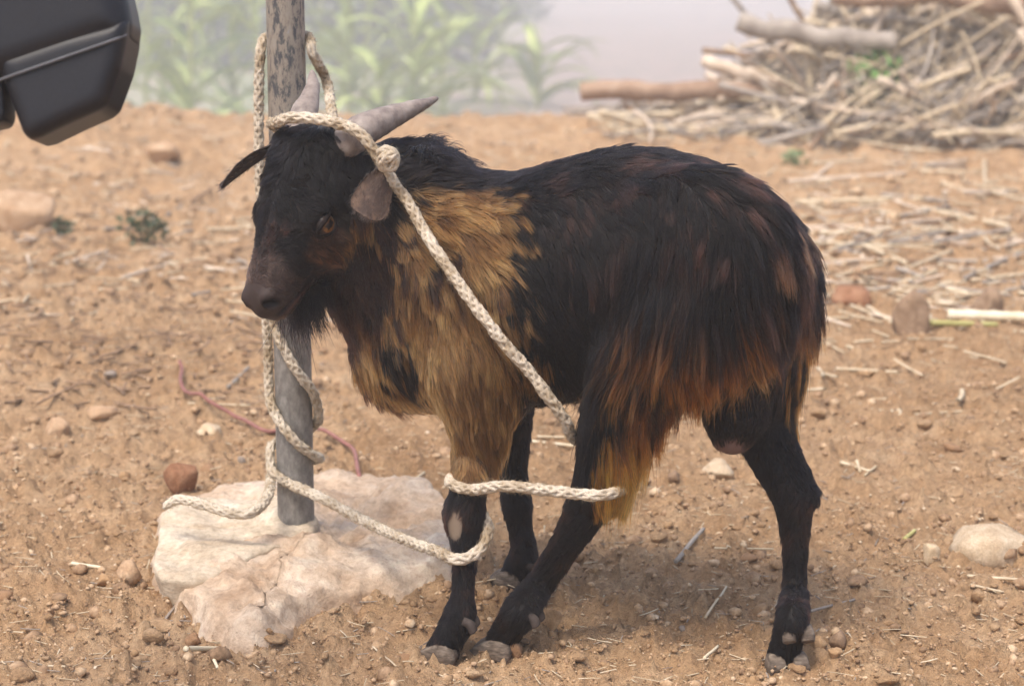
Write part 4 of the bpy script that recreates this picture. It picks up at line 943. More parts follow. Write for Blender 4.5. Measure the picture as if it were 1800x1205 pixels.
# air: one even box of mist around everything
hb0 = Vector((-300, -12, -4.2)); hb1 = Vector((300, 320, 11.6))
V = np.array([[x, yy, z] for x in (hb0.x, hb1.x) for yy in (hb0.y, hb1.y) for z in (hb0.z, hb1.z)])
haze_me = mesh_np('haze', V, np.array([[0, 1, 3, 2], [4, 6, 7, 5], [0, 4, 5, 1], [2, 3, 7, 6], [0, 2, 6, 4], [1, 5, 7, 3]]), False)
hz = bpy.data.materials.new('mist'); hz.use_nodes = True; nt = hz.node_tree; nt.nodes.remove(nt.nodes['Principled BSDF'])
pv = nt.nodes.new('ShaderNodeVolumePrincipled'); pv.inputs['Color'].default_value = (.98, .97, .97, 1); pv.inputs['Density'].default_value = HAZE; pv.inputs['Anisotropy'].default_value = .15
nt.links.new(pv.outputs[0], nt.nodes['Material Output'].inputs['Volume'])
haze = obj('haze', haze_me, hz); haze['kind'] = 'stuff'; haze['label'] = 'pale even mist hanging over the hollow and slope'

# wood
wood_ms = [simple_mat('dry_wood_tan', [(.3, (.40, .30, .215)), (.55, (.58, .47, .36)), (.8, (.72, .62, .50))], 12, .9, .5, .003, (1, 1, 1)),
           simple_mat('dry_wood_grey', [(.3, (.21, .175, .15)), (.55, (.34, .295, .25)), (.8, (.48, .42, .36))], 12, .9, .5, .003),
           simple_mat('dry_straw', [(.3, (.42, .32, .205)), (.55, (.57, .465, .32)), (.8, (.70, .60, .45))], 40, .8, .3, .001),
           simple_mat('dry_wood_brown', [(.3, (.16, .10, .062)), (.55, (.27, .175, .11)), (.8, (.38, .27, .18))], 30, .9, .5, .003)]
log_m = simple_mat('log_bark', [(.3, (.20, .125, .085)), (.55, (.33, .22, .15)), (.8, (.46, .34, .25))], 9, .95, .8, .012, (1, 1, 1))
def stick_mesh(name, pts, r0, r1, n=7, knots=0.0, seed=0, sub=5):
    Q = catmull(np.array(pts), sub); rad = np.linspace(r0, r1, len(Q)) * (1 + .12 * (vnoise(np.c_[np.arange(len(Q)) * .9, np.full(len(Q), seed * 3.1), 0 * Q[:, 0]], 1.0, seed) - .5))
    if knots: rad = rad * (1 + knots * (np.arange(len(Q)) % sub == 0))
    V, F = tube(Q, rad, n); return mesh_list(name, V, F)
def log(px0, py0, px1, py1, d0, d1, r, label, m=log_m, r1=None, bend=0):
    a = P(px0, py0, d0); b_ = P(px1, py1, d1); mid = (a + b_) / 2 + np.array([0, 0, bend]); rr = np.random.default_rng(int(px0))
    pts = [a + (b_ - a) * t + np.array([0, 0, bend * 4 * t * (1 - t)]) + rr.normal(0, r * .16, 3) * (0 < t < 1) for t in np.linspace(0, 1, 7)]
    me = stick_mesh('log', pts, r, r1 or r * .85, 14, 0, int(px0), 8)
    n = len(me.vertices); co = np.empty(n * 3, np.float32); me.vertices.foreach_get('co', co); co = co.reshape(-1, 3); co += ((fbm(co, 9, 3, int(px0)) - .5)[:, None] * r * .35).astype(np.float32); me.vertices.foreach_set('co', co.ravel())
    o = obj('log', me, m); reroot(o, a); return tag(o, label, 'log')
log(1022, 161, 1345, 158, 9.75, 9.6, .050, 'straight brown log lying flat at the left foot of the stick heap')
log(1300, 36, 1575, 74, 9.55, 9.4, .050, 'thick grey-brown branch jutting out to the left near the top of the heap', wood_ms[1], .046, -.02)
log(1240, 106, 1370, 148, 9.7, 9.5, .034, 'short pale-ended log sloping down into the heap above the straight log', wood_ms[0])
log(1465, -6, 1830, 16, 9.45, 9.35, .040, 'long brown log across the top of the stick heap', log_m, .05, .03)

# the heap
def heap_z(x, y):
    px = 900 + FPX * x / (y / math.cos(PITCH)) * 1.0
    prof = np.interp(x, [.40, .75, 1.05, 1.35, 1.65, 2.1, 2.8, 3.4], [0, .03, .09, .26, .46, .60, .64, .1])
    cross = np.exp(-((y - 10.05) / .62) ** 2); return gh(x, np.minimum(y, 10.0)) * (y < 10.2) + prof * cross
hx = np.linspace(.35, 3.5, 110); hy = np.linspace(8.9, 11.6, 70); HX, HY = np.meshgrid(hx, hy, indexing='ij')
HZ = heap_z(HX, HY) - .07 + (fbm(np.stack([HX, HY, 0 * HX], -1), 14, 3, 91) - .5) * .12; HZ[:, -1] = -1.2; HZ[0] -= .25; HZ[-1] -= .3; HZ[:, 0] -= .2
i = np.arange(109)[:, None] * 70; j = np.arange(69)[None]
hm_ = simple_mat('heap_litter', [(.3, (.16, .12, .09)), (.5, (.38, .30, .22)), (.75, (.60, .51, .40))], 34, .95, .9, .02, (1, 2.5, 2.5))
litter = obj('brush_litter', mesh_np('brush_litter', np.stack([HX, HY, HZ], -1).reshape(-1, 3), np.stack([i + j, i + 70 + j, i + 70 + j + 1, i + j + 1], -1).reshape(-1, 4)), hm_); litter['kind'] = 'stuff'; litter['label'] = 'matted brown litter of broken stalks under the stick heap'
rs = np.random.default_rng(12)
def heap_stick(k, thin=False):
    x = rs.triangular(.9, 2.0, 3.2) if rs.random() < .84 else rs.uniform(.45, 1.4); yy = rs.uniform(9.3, 10.5) if rs.random() < .75 else rs.uniform(9.0, 9.5); lowx = x < 1.25
    L = rs.uniform(.22, .95) if not thin else rs.uniform(.12, .5); r = (rs.uniform(.006, .017) if rs.random() < .82 else rs.uniform(.017, .030)) if not thin else rs.uniform(.003, .007)
    az = rs.normal(0, .75) if rs.random() < .6 else rs.uniform(-1.6, 1.6); el = rs.normal(.05, .38) if rs.random() < .8 else rs.uniform(.4, 1.2) * rs.choice([-1, 1])
    if lowx: el *= .25; L *= .7
    d = np.array([math.cos(az) * math.cos(el), math.sin(az) * math.cos(el) * .8, math.sin(el)]); c = np.array([x, yy, float(heap_z(np.array([x]), np.array([yy]))[0]) + rs.uniform(-.03, .07) + abs(d[2]) * L * .28])
    bend = rs.normal(0, .04, 3) * L; pts = [c + d * L * (t - .5) + bend * 4 * t * (1 - t) + rs.normal(0, r * .4, 3) for t in np.linspace(0, 1, 4)]
    return pts, r
MAT_W = ['pale tan', 'grey', 'straw-coloured', 'brown']
def stick_label(pts, r, mi):
    a, b_ = proj(np.array([pts[0], pts[-1]])); dx, dy = a[1] - a[0], b_[1] - b_[0]
    if dx < 0: dx, dy = -dx, -dy
    lean = 'level' if abs(dy) < .25 * dx else 'upright' if abs(dy) > 2 * dx else 'rising right' if dy < 0 else 'falling right'
    L = math.hypot(dx, dy); cx, cy_ = a.mean(), b_.mean()
    zone = 'on the left tail of the heap' if cx < 1270 else 'on the left slope of the heap' if cx < 1420 else 'around the green sprig in the heap' if cx < 1600 and cy_ > 90 else 'along the foot of the heap' if cy_ > 170 else 'on the crest of the heap' if cy_ < 60 else 'in the right flank of the heap'
    return f"{'thick' if r > .016 else 'thin' if r < .010 else 'middling'} {'long' if L > 150 else 'short' if L < 75 else 'medium'} {MAT_W[mi]} stick, {lean}, {zone}"
for k in range(270):
    pts, r = heap_stick(k); me = stick_mesh('dry_stick', pts, r, r * rs.uniform(.5, .95), 7, .12 * (rs.random() < .4), k, 3)
    mi = int(rs.choice([0, 0, 2, 2, 1, 3, 0, 1])); lb = stick_label(pts, r, mi); o = obj('dry_stick', me, wood_ms[mi]); reroot(o, pts[0]); tag(o, lb, 'stick', 'dry sticks in the heap')
def join_tubes(name, items, mat, kind_label):
    Vs, Fs, k = [], [], 0
    for pts, r in items:
        V, F = tube(catmull(np.array(pts), 2), r, 4, cap=False); Vs.append(V); Fs.append(F + k); k += len(V)
    o = obj(name, mesh_np(name, np.vstack(Vs), np.vstack(Fs)), mat); o['kind'] = 'stuff'; o['label'] = kind_label; return o
join_tubes('twigs', [heap_stick(k, True) for k in range(650)], wood_ms[2], 'thin pale twigs tangled through the stick heap'); join_tubes('twigs', [heap_stick(k, True) for k in range(650)], wood_ms[1], 'thin grey twigs tangled through the stick heap')

# leaves -------------------------------------------------------------
def leaf_mat(name, a, b_, c, sc=12):
    m, nt, b = mat_new(name); v = coords(nt)
    nt.links.new(ramp(nt, noise_node(nt, sc, 3, .6, v), [(.3, a), (.5, b_), (.75, c)]), b.inputs['Base Color']); b.inputs['Roughness'].default_value = .6
    b.inputs['Subsurface Weight'].default_value = 0; return m
blade_m = leaf_mat('blade_green', (.20, .27, .07), (.36, .43, .13), (.52, .56, .22), 2); stalk_m = leaf_mat('stalk_green', (.20, .22, .08), (.30, .32, .12), (.38, .38, .17), 4)
bush_m = leaf_mat('bush_green', (.035, .055, .030), (.060, .085, .045), (.10, .13, .07), 2); weed_m = leaf_mat('weed_green', (.11, .17, .08), (.18, .26, .12), (.27, .35, .17), 10)
def blade(base, az, el0, L, w, droop, seed, n=12):
    """a folded, arching grass blade with thickness in its keel"""
    d = np.array([math.cos(az), math.sin(az), 0]); sd = np.array([-math.sin(az), math.cos(az), 0]); p = np.array(base, float); V = []; el = el0; rr = np.random.default_rng(seed); tw = rr.uniform(-.5, .5)
    for k in range(n):
        t = k / (n - 1); wd = w * min(1, .35 + 3 * t) * (1 - t ** 2.2) + .002
        fwd = d * math.cos(el) + np.array([0, 0, math.sin(el)]); up = np.cross(sd, fwd) * -1; c, s = math.cos(tw * t), math.sin(tw * t); a = sd * c + up * s
        V += [p - a * wd + up * wd * .35, p - up * .004, p + a * wd + up * wd * .35, p + up * .004]
        p = p + fwd * (L / (n - 1)); el -= droop / (n - 1) * (.4 + 1.4 * t)
    F = []
    for k in range(n - 1):
        b0, b1 = 4 * k, 4 * (k + 1)
        F += [(b0, b0 + 1, b1 + 1, b1), (b0 + 1, b0 + 2, b1 + 2, b1 + 1), (b0 + 2, b0 + 3, b1 + 3, b1 + 2), (b0 + 3, b0, b1, b1 + 3)]
    return V, F
def cane_plant(px, y, H, nb, label, seed, lean=0.0, wide=.075, Lb=1.3):
    rr = np.random.default_rng(seed); x = (px - 900) / FPX * (y * math.cos(PITCH) + .2); z = gz(x, y); t = empty('cane_plant', (x, y, z)); tag(t, label, 'plant', 'tall grassy plants in the mist')
    path = [np.array([lean * (k / 5) ** 2 * H, .05 * math.sin(k), H * k / 5]) for k in range(6)]
    obj('stalk', stick_mesh('stalk', path, .06, .02, 8, .15, seed, 4), stalk_m, t)
    nb += 5
    for k in range(nb):
        f = .03 + .9 * (k / nb) ** 1.3; b0 = np.array([lean * f * f * H, 0, H * f]); az = (k * 2.6 + rr.uniform(-.5, .5)); az = az if rr.random() < .4 else (rr.choice([0, math.pi]) + rr.normal(0, .5))
        V, F = blade(b0, az, rr.uniform(.35, 1.25), Lb * rr.uniform(.7, 1.2) * (1.1 - .4 * f), wide * rr.uniform(.7, 1.2), rr.uniform(1.2, 2.7), seed * 50 + k)
        obj('blade', mesh_list('blade', V, F), blade_m, t)
    return t
cane_plant(305, 44, 5.2, 9, 'tall pale green cane plant nearest the black mirror', 1, .12, 0.178, 2.70)
cane_plant(408, 46, 4.6, 9, 'bushy cane plant with drooping blades just left of the pole', 2, -.05, 0.178, 2.52)
cane_plant(352, 54, 5.8, 8, 'slender cane plant between the two larger ones left of the pole', 3, .05, 0.147, 2.16)
cane_plant(640, 49, 5.0, 8, 'faint cane plant right of the pole, behind the horns', 4, .1, 0.157, 2.34)
cane_plant(775, 46, 2.4, 9, 'low star-shaped cane plant above the goat\'s mane', 5, .05, 0.178, 2.44)
cane_plant(700, 61, 6.1, 8, 'tall hazy cane plant behind the tip of the near horn', 6, -.08, 0.167, 2.52)
cane_plant(560, 56, 5.4, 8, 'hazy cane plant half hidden by the pole', 7, .06, 0.167, 2.34)
cane_plant(235, 56, 4.7, 7, 'hazy cane plant partly behind the black mirror', 8, .0, 0.167, 2.16)
cane_plant(330, 37, 4.6, 10, 'broad-bladed plant standing in front of the slender one left of the pole', 31, .03, 0.20, 2.3)
cane_plant(455, 40, 3.2, 9, 'leafy plant with arching blades touching the left edge of the pole', 32, -.06, 0.20, 2.4)
cane_plant(250, 42, 4.4, 10, 'broad-bladed plant peeping out just right of the black mirror', 33, .08, 0.19, 2.4)
cane_plant(610, 44, 4.0, 10, 'arching plant just right of the upright far horn', 34, .06, 0.20, 2.5)
cane_plant(720, 42, 2.6, 10, 'wide low plant over the tip of the near horn', 35, .05, 0.20, 2.6)
cane_plant(835, 50, 3.6, 9, 'arching hazy plant right of the star-shaped one', 36, -.05, 0.19, 2.4)
cane_plant(945, 48, 1.6, 9, 'low spreading hazy plant at the right end of the greenery', 37, .05, 0.18, 2.2)
cane_plant(670, 40, 1.5, 9, 'short plant with arching blades under the near horn tip', 38, -.05, 0.19, 2.3)
cane_plant(880, 66, 4.7, 7, 'most faded cane plant, above the goat\'s withers', 9, .1, 0.147, 1.98)
def leaf_cloud(n, cx, cy, cz, rx, ry, rz, size, seed, hollow=.55):
    rr = np.random.default_rng(seed); u = rr.normal(size=(n, 3)); u /= np.linalg.norm(u, axis=1, keepdims=True); rad = (hollow + (1 - hollow) * rr.random(n) ** .5)[:, None]
    lump = .7 + .6 * fbm(u, 2.0, 3, seed)[:, None]; c = np.array([cx, cy, cz]) + u * rad * lump * np.array([rx, ry, rz])
    a = rr.normal(size=(n, 3)); a /= np.linalg.norm(a, axis=1, keepdims=True); b_ = np.cross(a, rr.normal(size=(n, 3))); b_ /= np.linalg.norm(b_, axis=1, keepdims=True); s = (size * rr.uniform(.6, 1.3, n))[:, None]
    V = np.stack([c - a * s, c + b_ * s * .42, c + a * s, c - b_ * s * .42], 1).reshape(-1, 3); F = np.arange(4 * n).reshape(-1, 4); return V, F
def bush(px, y, rx, rz, label, seed, n=900, size=.13, mat=None, name='bush'):
    x = (px - 900) / FPX * (y * math.cos(PITCH) + .2); z = gz(x, y); t = empty(name, (x, y, z)); tag(t, label, 'bush', 'dark bushes in the mist')
    V, F = leaf_cloud(n, 0, 0, rz * .9, rx, rx * .8, rz, size, seed, .15); obj('foliage', mesh_np('foliage', V, F, False), mat or bush_m, t)
    rr = np.random.default_rng(seed)
    for k in range(4):
        a = rr.uniform(0, 6.28); obj('stem', stick_mesh('stem', [(0, 0, -.1), (math.cos(a) * rx * .2, math.sin(a) * rx * .2, rz * .5), (math.cos(a) * rx * .55, math.sin(a) * rx * .5, rz * 1.2)], .04, .012, 6), wood_ms[3], t)
for k, (px, yy, rx, rz, lb) in enumerate([(210, 37, 1.3, 1.1, 'dark misty bush beside the black mirror'), (330, 38, 1.2, 1.3, 'dark misty bush behind the tallest cane plants'), (455, 37, 1.2, 1.2, 'dark misty bush touching the left side of the pole'), (590, 38, 1.1, 1.2, 'dark misty bush between the pole and the near horn'),
                                        (690, 37, 1.1, 1.0, 'dark misty bush over the near horn'), (800, 40, 1.1, 1.1, 'dark misty bush right of the horn tip'), (905, 62, 1.2, 1.0, 'palest bush at the edge of the open misty slope'), (20, 36, 1.4, 1.2, 'dark misty bush hidden mostly by the black mirror')]):
    bush(px, yy * 1.75, rx * 1.9, rz * 1.8, lb, 200 + k, 420, .42)
# low weeds along the lip of the bank and a few on the soil
Vs, Fs, k0 = [], [], 0
rr = np.random.default_rng(5)
for px, yy, n, w in [(400, 19, 170, .7), (320, 21, 130, .6), (445, 22, 110, .5), (690, 20, 130, .7), (790, 22, 130, .7), (950, 20, 190, .9), (1015, 21, 130, .7), (600, 23, 80, .6), (215, 20, 80, .5)]:
    x = (px - 900) / FPX * yy; z = gz(x, yy); V, F = leaf_cloud(n, x, yy, z + .42, w, .6, .42, .085, int(px), .1); Vs.append(V); Fs.append(F + k0); k0 += len(V)
o = obj('weeds', mesh_np('weeds', np.vstack(Vs), np.vstack(Fs), False), weed_m); o['kind'] = 'stuff'; o['label'] = 'low green weeds along the lip of the bank'
herb_m = leaf_mat('herb_green', (.03, .05, .022), (.055, .08, .035), (.085, .11, .05), 40)
def herb(px, py, r, n, size, label, m, name='weed_plant', z=None, h=.6):
    q = gpt(px, py) if z is None else z; t = empty(name, q); tag(t, label, 'plant'); V, F = leaf_cloud(n, 0, 0, r * h, r, r * .7, r * h, size, int(px), .1); obj('foliage', mesh_np('foliage', V, F, False), m, t)
    for k in range(5):
        a = k * 1.3; obj('stem', stick_mesh('stem', [(0, 0, -.01), (math.cos(a) * r * .3, math.sin(a) * r * .3, r * h * .8), (math.cos(a) * r * .7, math.sin(a) * r * .6, r * h * 1.5)], .003, .0015, 5), m, t)
herb(255, 425, .085, 150, .014, 'small dark green weed growing on the soil left of the goat\'s head', herb_m)
herb(108, 415, .05, 60, .012, 'tiny grey-green weed by the orange boulder', herb_m)
green_m = leaf_mat('leaf_fresh', (.08, .19, .04), (.13, .28, .065), (.20, .36, .10), 20)
qx = P(1535, 185, 9.45); herb(1535, 185, .15, 110, .040, 'fresh green leafy sprig growing out of the stick heap', green_m, 'leafy_sprig', qx, .9)
herb(1395, 290, .06, 50, .016, 'tiny green weed below the stick heap', weed_m)

# vehicle mirror, top left
plast = simple_mat('black_plastic', [(.3, (.008, .008, .011)), (.7, (.013, .013, .017))], 300, .42, .15, .0004, spec=.28)
seam_m = simple_mat('plastic_seam', [(.3, (.07, .07, .08)), (.7, (.10, .10, .11))], 80, .5, .1, .0004)
def prism(poly_px, d0, thick, bev, seg=5):
    bm = bmesh.new(); fr = [bm.verts.new(P(px, py, d0)) for px, py in poly_px]; f = bm.faces.new(fr)
    ext = bmesh.ops.extrude_face_region(bm, geom=[f]); vs = [g for g in ext['geom'] if isinstance(g, bmesh.types.BMVert)]; bmesh.ops.translate(bm, verts=vs, vec=Vector(_cf * thick)); 
    bmesh.ops.recalc_face_normals(bm, faces=bm.faces); bmesh.ops.bevel(bm, geom=list(bm.edges), offset=bev, segments=seg, profile=.5, affect='EDGES', clamp_overlap=True)
    me = bpy.data.meshes.new('housing'); bm.to_mesh(me); bm.free(); me.polygons.foreach_set('use_smooth', np.ones(len(me.polygons), bool)); return me
MD = 1.90
mir = empty('vehicle_mirror', P(80, 60, MD)); tag(mir, 'dark plastic vehicle mirror housing with a moulded seam, in the top left corner', 'mirror')
def mpart(name, me, m):
    me.transform(Matrix.Translation(-mir.location)); return obj(name, me, m, mir)
def pillow(poly_px, d0, half, rnd, vox=.0028):
    """rounded solid: polygon (source px at depth d0) thickened along the line of sight, all edges rounded"""
    k = d0 / FPX; poly = np.array(poly_px, float); x0, y0 = poly.min(0) - 14; x1, y1 = poly.max(0) + 14
    xs = np.arange(x0, x1, vox / k); yy = np.arange(y0, y1, vox / k); zs = np.arange(-half - .012, half + .012, vox)
    X, Y = np.meshgrid(xs, yy, indexing='ij'); d2 = -in_poly(X.ravel(), Y.ravel(), poly).reshape(X.shape) * k
    q = np.stack([np.broadcast_to((d2 + rnd)[..., None], X.shape + (len(zs),)), np.broadcast_to((np.abs(zs) - half + rnd)[None, None], X.shape + (len(zs),))], -1)
    f = np.minimum(q.max(-1), 0) + np.sqrt((np.maximum(q, 0) ** 2).sum(-1)) - rnd
    V, F = surface_nets(f.astype(np.float32)); px = x0 + V[:, 0] * vox / k; py = y0 + V[:, 1] * vox / k; dz = -half - .012 + V[:, 2] * vox
    W = P(0, 0, 0)[None] + (_cr[None] * ((px - 900) / FPX)[:, None] + _cu[None] * ((602.5 - py) / FPX)[:, None]) * d0 + _cf[None] * (d0 + half + dz)[:, None]
    e = np.concatenate([F[:, [0, 1]], F[:, [1, 2]], F[:, [2, 3]], F[:, [3, 0]]]); e = np.concatenate([e, e[:, ::-1]]); dg = np.bincount(e[:, 0], minlength=len(W)).astype(float)[:, None]
    for _ in range(4): W = W + .5 * (np.stack([np.bincount(e[:, 0], W[e[:, 1], c], minlength=len(W)) for c in range(3)], 1) / dg - W)
    return mesh_np('housing', W, F)
mpart('upper_housing', pillow([(-150, -160), (60, -170), (170, -140), (203, -60), (218, 0), (224, 35), (220, 62), (110, 102), (2, 140), (-150, 160)], MD, .050, .030), plast)
mpart('lower_housing', pillow([(-8, 100), (110, 60), (221, 30), (219, 62), (208, 115), (184, 180), (170, 192), (120, 214), (66, 240), (48, 244), (36, 234), (20, 190), (2, 142)], MD + .0015, .046, .014), plast)
sp = [P(-6, 143, MD + .006), P(30, 130, MD - .0001), P(110, 102, MD - .0009), P(190, 74, MD + .0002), P(222, 62, MD + .012)]
V, F = tube(catmull(np.array(sp), 6), .0016, 10); mpart('seam', mesh_list('seam', V, F), seam_m)
V, F = tube(catmull(np.array([P(-60, 90, MD + .04), P(-110, 170, MD + .04), P(-180, 230, MD + .05), P(-330, 260, MD + .06)]), 6), .02, 14); mpart('arm', mesh_list('arm', V, F), plast)
mpart('lower_bracket', prism([(-60, 120), (-14, 128), (4, 150), (7, 200), (1, 216), (-40, 225)], MD + .01, .05, .006), plast)
mpart('mounting_plate', prism([(-420, 180), (-330, 170), (-330, 360), (-420, 370)], MD, .12, .006, 3), plast)
# ------------------------------------------------------------------ pebbles, gravel, straw
rs = np.random.default_rng(99)
peb_meshes = []
for k in range(10):
    for mi in range(4):
        me = mesh_np('pebble', stone_shape(400 + k, SV, (1, .8, .66), .5), SF); me.materials.append(peb_ms[mi]); peb_meshes.append(me)
def blocked(x, y):
    q = np.array([x, y]); c = np.array(fpoly).mean(0); return np.hypot(*((q - c) * np.array([1, 1.15]))) < .22
def frustum_pt(y0, y1, pw=1.0, m=.285):
    y = y0 + (y1 - y0) * rs.random() ** pw; return rs.uniform(-m, m) * y, y
LAND = [(90, 1150, 'in the lower left corner'), (120, 950, 'left of the stone slab'), (150, 760, 'near the angular peach stone'), (330, 1160, 'in front of the stone slab'), (560, 1150, 'in front of the concrete'), (300, 640, 'by the red cord'), (640, 760, 'between the pole and the foreleg'), (200, 480, 'on the soil left of the muzzle'),
        (700, 1180, 'by the near forehoof'), (860, 1190, 'by the near hind hoof'), (1000, 1150, 'behind the stretched hind leg'), (1150, 1120, 'midway between the hind hooves'), (1120, 900, 'under the belly'), (1260, 1000, 'in front of the far hind leg'), (950, 900, 'behind the front legs'), (1330, 1180, 'left of the far hind hoof'),
        (1480, 1150, 'right of the far hind hoof'), (1620, 1120, 'below the largest rock'), (1740, 1160, 'in the lower right corner'), (1560, 960, 'left of the largest rock'), (1740, 880, 'above the largest rock'), (1560, 760, 'right of the hocks'), (1700, 680, 'below the thick pale cane'), (1480, 620, 'below the rump'), (1600, 420, 'in the debris right of the rump'), (1700, 320, 'below the stick heap'), (500, 560, 'behind the pole'), (60, 560, 'at the left edge')]
def landmark(x, y): return min(LAND, key=lambda q: (q[0] - x) ** 2 + (q[1] - y) ** 2)[2]
PEB_W = ['ochre', 'brown', 'pale', 'greyish']
cnt = 0
while cnt < 170:
    x, y = frustum_pt(2.05, 7.0, 1.7)
    if blocked(x, y): continue
    r = min(.0060 * rs.pareto(2.6) + .0055, .017) * (1 + .18 * max(y - 2.6, 0))
    mi = rs.choice(4, p=[.5, .36, .05, .09]); o = obj('pebble', peb_meshes[rs.choice(10) * 4 + mi], None); sc = r * rs.uniform(.8, 1.25, 3); o.scale = sc; o.rotation_euler = (rs.normal(0, .3), rs.normal(0, .3), rs.uniform(0, 6.28))
    o.location = (x, y, gz(x, y) + r * .7 * rs.uniform(-.35, .4)); pq = proj(np.array([o.location[:]])); tag(o, f"{'larger' if r > .011 else 'small' if r > .0075 else 'tiny'} {PEB_W[mi]} pebble {landmark(pq[0][0], pq[1][0])}", 'pebble', 'pebbles strewn over the soil'); cnt += 1
def scatter(name, n, y0, y1, pw, rmin, rmax, shp, mat, label, par=2.4, grow=.15, sq=.7, clear=True):
    y = y0 + (y1 - y0) * rs.random(n) ** pw; x = rs.uniform(-.30, .30, n) * y
    if clear:
        c = np.array(fpoly).mean(0); k = np.hypot(x - c[0], (y - c[1]) * 1.15) > .215; x, y = x[k], y[k]; n = len(x)
    r = np.minimum(rmin * (1 + rs.pareto(par, n)), rmax) * (1 + grow * np.maximum(y - 2.6, 0)); z = gh(x, y) + micro(x, y)
    SVs = [stone_shape(700 + k, shp[0], (1, 1, 1), .35) for k in range(8)]; vi = rs.integers(0, 8, n); base = np.stack(SVs)[vi]
    a = rs.uniform(0, 6.28, n); c, s = np.cos(a)[:, None], np.sin(a)[:, None]; B3 = base * (r[:, None] * rs.uniform(.7, 1.3, (n, 3)) * np.array([1, 1, sq]))[:, None]
    X = B3[..., 0] * c - B3[..., 1] * s; Y = B3[..., 0] * s + B3[..., 1] * c; V = np.stack([X + x[:, None], Y + y[:, None], B3[..., 2] + (z + r * rs.uniform(-.4, .3, n))[:, None]], -1)
    nv = shp[0].shape[0]; F = (shp[1][None] + (np.arange(n) * nv)[:, None, None]).reshape(-1, 3)
    o = obj(name, mesh_np(name, V.reshape(-1, 3), F), mat); o['kind'] = 'stuff'; o['label'] = label; return o
OV = np.array([[1, 0, 0], [-1, 0, 0], [0, 1, 0], [0, -1, 0], [0, 0, 1], [0, 0, -1.0]]); OF = np.array([[0, 2, 4], [2, 1, 4], [1, 3, 4], [3, 0, 4], [2, 0, 5], [1, 2, 5], [3, 1, 5], [0, 3, 5]])
def grain_mat(name, lo_, mid, hi_):
    m, nt, b = mat_new(name); v = coords(nt); a = ramp(nt, noise_node(nt, 45, 3, .6, v), [(.32, lo_), (.5, mid), (.68, hi_)])
    nt.links.new(mix(nt, .5, a, ramp(nt, noise_node(nt, 300, 3, .7, v), [(.3, (.3, .3, .3)), (.7, (.75, .75, .75))]), 'OVERLAY'), b.inputs['Base Color']); b.inputs['Roughness'].default_value = .95; b.inputs['Specular IOR Level'].default_value = .12
    bump(nt, b, noise_node(nt, 500, 4, .7, v), .5, .001); return m
gm1 = grain_mat('gravel_ochre', (.25, .16, .09), (.41, .275, .165), (.57, .43, .29)); gm2 = grain_mat('gravel_brown', (.18, .112, .066), (.31, .20, .12), (.45, .315, .20)); gm3 = grain_mat('gravel_pale', (.40, .29, .18), (.55, .42, .29), (.68, .58, .45))
scatter('gravel', 9500, 1.9, 7.5, 1.5, .0026, .011, (TV, TF), gm1, 'fine ochre gravel over the soil')
scatter('gravel', 5000, 1.9, 7.5, 1.5, .0034, .016, (TV, TF), gm2, 'fine brown gravel over the soil')
scatter('gravel', 500, 1.9, 8.0, 1.4, .0020, .007, (TV, TF), gm3, 'scattered pale grit over the soil')
scatter('soil_crumbs', 30000, 1.9, 6.0, 1.6, .0014, .0050, (OV, OF), gm2, 'tiny crumbs of dry soil'); scatter('soil_crumbs', 30000, 1.9, 6.0, 1.6, .0014, .0050, (OV, OF), gm1, 'tiny ochre crumbs of dry soil')
scatter('gravel', 2200, 6.0, 10.2, 1.0, .008, .030, (TV, TF), gm1, 'clods and stones on the bank behind the goat', 2.2, 0.0); scatter('gravel', 1200, 6.0, 10.0, 1.0, .008, .028, (TV, TF), gm2, 'darker clods on the bank behind the goat', 2.2, 0.0)
scatter('soil_clods', 1700, 1.95, 6.5, 1.5, .0060, .019, (SV, SF), soil, 'half-buried lumps of dry soil', 2.6, .12, .55)
scatter('grit', 1600, 2.55, 3.1, 1.0, .0010, .004, (OV, OF), gm3, 'grit on the concrete', clear=True)
# straw
def straw_pts(a, b_, sag=.0, jit=.03):
    L = np.linalg.norm(b_ - a); n = 5; pts = []
    for t in np.linspace(0, 1, n): pts.append(a + (b_ - a) * t + np.array([*rs.normal(0, jit * L * .35, 2), 0]) * (0 < t < 1))
    pts = np.array(pts); g = np.array([gz(q[0], q[1]) for q in pts]); t = np.linspace(0, 1, n); line = g[0] + (g[-1] - g[0]) * t; line = line + max(0, (g - line).max()) * .6; pts[:, 2] = line; return pts
def straw(p0, p1, wpx, mi, label, cat='straw', name='straw_stalk', group=None, knots=0, jit=.012):
    a, b_ = gpt(*p0), gpt(*p1); d = ((a + b_) / 2 - CAM) @ _cf; r = wpx * d / FPX * .5; pts = straw_pts(a, b_, 0, jit); pts[:, 2] += r * .8
    me = stick_mesh(name, pts, r, r * .8, 7, knots, int(p0[0] + p0[1]), 4); o = obj(name, me, wood_ms[mi] if isinstance(mi, int) else mi); reroot(o, pts[0]); tag(o, label, cat, group); return o
cane_m = simple_mat('pale_cane', [(.3, (.56, .46, .30)), (.55, (.70, .61, .44)), (.8, (.78, .71, .55))], 25, .6, .2, .001); cane_g = simple_mat('green_cane', [(.3, (.34, .30, .10)), (.55, (.45, .42, .17)), (.8, (.40, .45, .22))], 12, .6, .2, .001)
straw((1665, 566), (1830, 571), 21, cane_m, 'thick pale jointed cane lying at the right edge', 'cane', 'cane', None, .12, .0)
straw((1635, 582), (1752, 585), 11, cane_g, 'thin yellow-green cane below the thick pale one', 'cane', 'cane', None, .12, .0)
